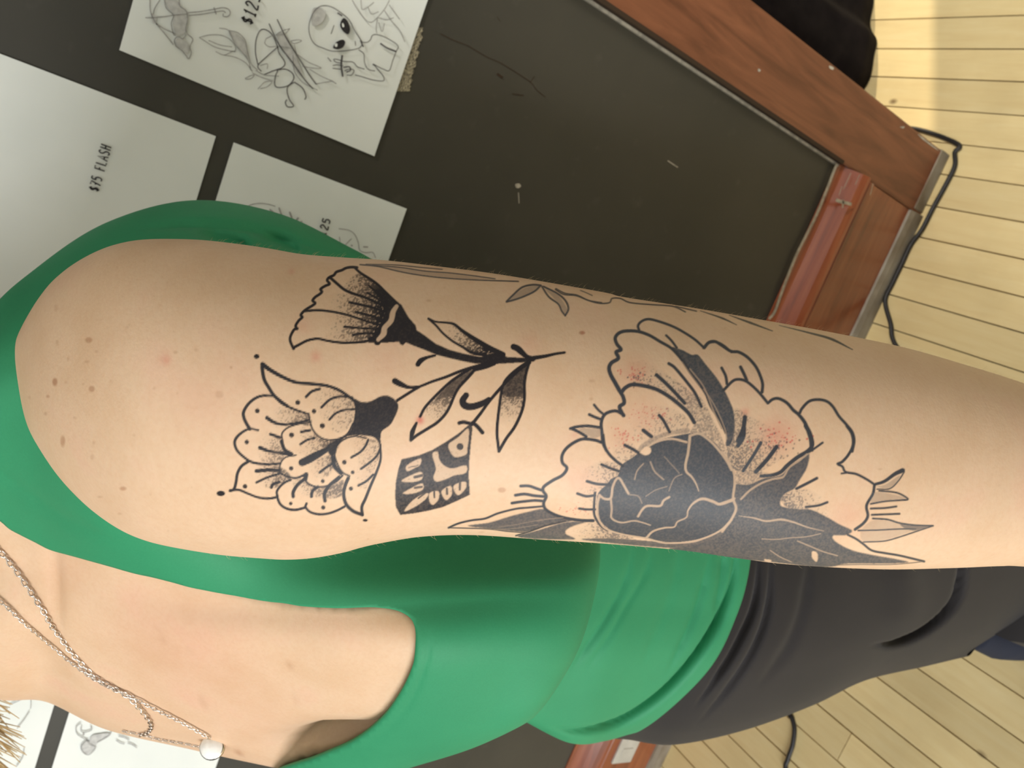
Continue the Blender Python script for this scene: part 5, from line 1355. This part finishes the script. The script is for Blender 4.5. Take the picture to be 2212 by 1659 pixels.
# ---------------------------------------------------------------- blond hair falling past the far side of the neck
j = Join(); j2 = Join()
rr = np.random.RandomState(8)
for k in range(240):
    x1 = rr.uniform(-120, 58); y1 = rr.uniform(1520, 1740)
    if y1 < 1600 and x1 > 66 - (1600 - y1) * 0.5: x1 -= 40
    z = rr.uniform(0.57, 0.66)
    en = bp(np.array(x1), np.array(y1), np.array(z))
    ro = HEAD_C + SIDE * rr.uniform(0.06, 0.085) - FACE * rr.uniform(-0.03, 0.07) + np.array([0, 0, rr.uniform(-0.06, 0.03)])
    m1 = ro * 0.7 + en * 0.3 + SIDE * 0.018 + rr.randn(3) * 0.004
    m2 = ro * 0.3 + en * 0.7 + SIDE * 0.012 + rr.randn(3) * 0.004
    c = cr([ro, m1, m2, en], 6)
    v, f = tube_vf(c, np.concatenate([np.full(len(c) - 8, 0.0016), np.linspace(0.0016, 0.0003, 8)]), 5)
    j.add(v, f)
hair = j.build('hair', MAT_HAIR, person)
hair['label'] = 'blond hair'; hair['kind'] = 'stuff'

# crown of hair
c0 = HEAD_C + np.array([0, 0, 0.012])
V = []
for i in range(24):
    for k in range(40):
        lo = 2 * np.pi * k / 40
        la0 = -1.15 + 1.5 * np.clip((np.cos(lo) - 0.05) / 0.5, 0, 1)
        la = la0 + (np.pi / 2 - la0) * i / 23
        w = 1.0 + 0.03 * np.sin(9 * lo)
        back = max(0.0, -np.cos(lo))
        low = 0.0
        V.append(c0 - FACE * 0.02 + FACE * 0.112 * np.cos(la) * np.cos(lo) * w * (0.72 if np.cos(lo) > 0 else 1.0) + SIDE * 0.112 * np.cos(la) * np.sin(lo) * w + np.array([0, 0, 0.135 * np.sin(la) + low * 0.1]))
cap = make_mesh('hair_crown', V, grid_faces(24, 40, True), MAT_HAIR, person)

# fine pale hairs standing along the back of the arm
j = Join()
rr = np.random.RandomState(5)
for k in range(340):
    i = rr.randint(260, an - 90)
    col = int(rr.choice([rr.randint(425, 462), rr.randint(425, 462), rr.randint(10, 30)]))
    p = ARM[i, col]
    nrm = np.cross(ARM[i, col + 1] - ARM[i, col - 1], ARM[i + 1, col] - ARM[i - 1, col])
    nrm /= np.linalg.norm(nrm)
    if nrm @ (p - ARM[i].mean(0)) < 0: nrm = -nrm
    d = nrm * 0.55 + AX[1] * rr.uniform(0.3, 0.9) + rr.randn(3) * 0.12
    d /= np.linalg.norm(d)
    L_ = rr.uniform(0.0012, 0.003)
    c = np.array([p - nrm * 0.0003, p + d * L_ * 0.5, p + d * L_ + AX[1] * L_ * 0.2])
    v, f = tube_vf(c, [0.00004, 0.00003, 0.00001], 3, False)
    j.add(v, f)
fz = j.build('arm_hair', MAT_HAIR, person); fz['kind'] = 'stuff'
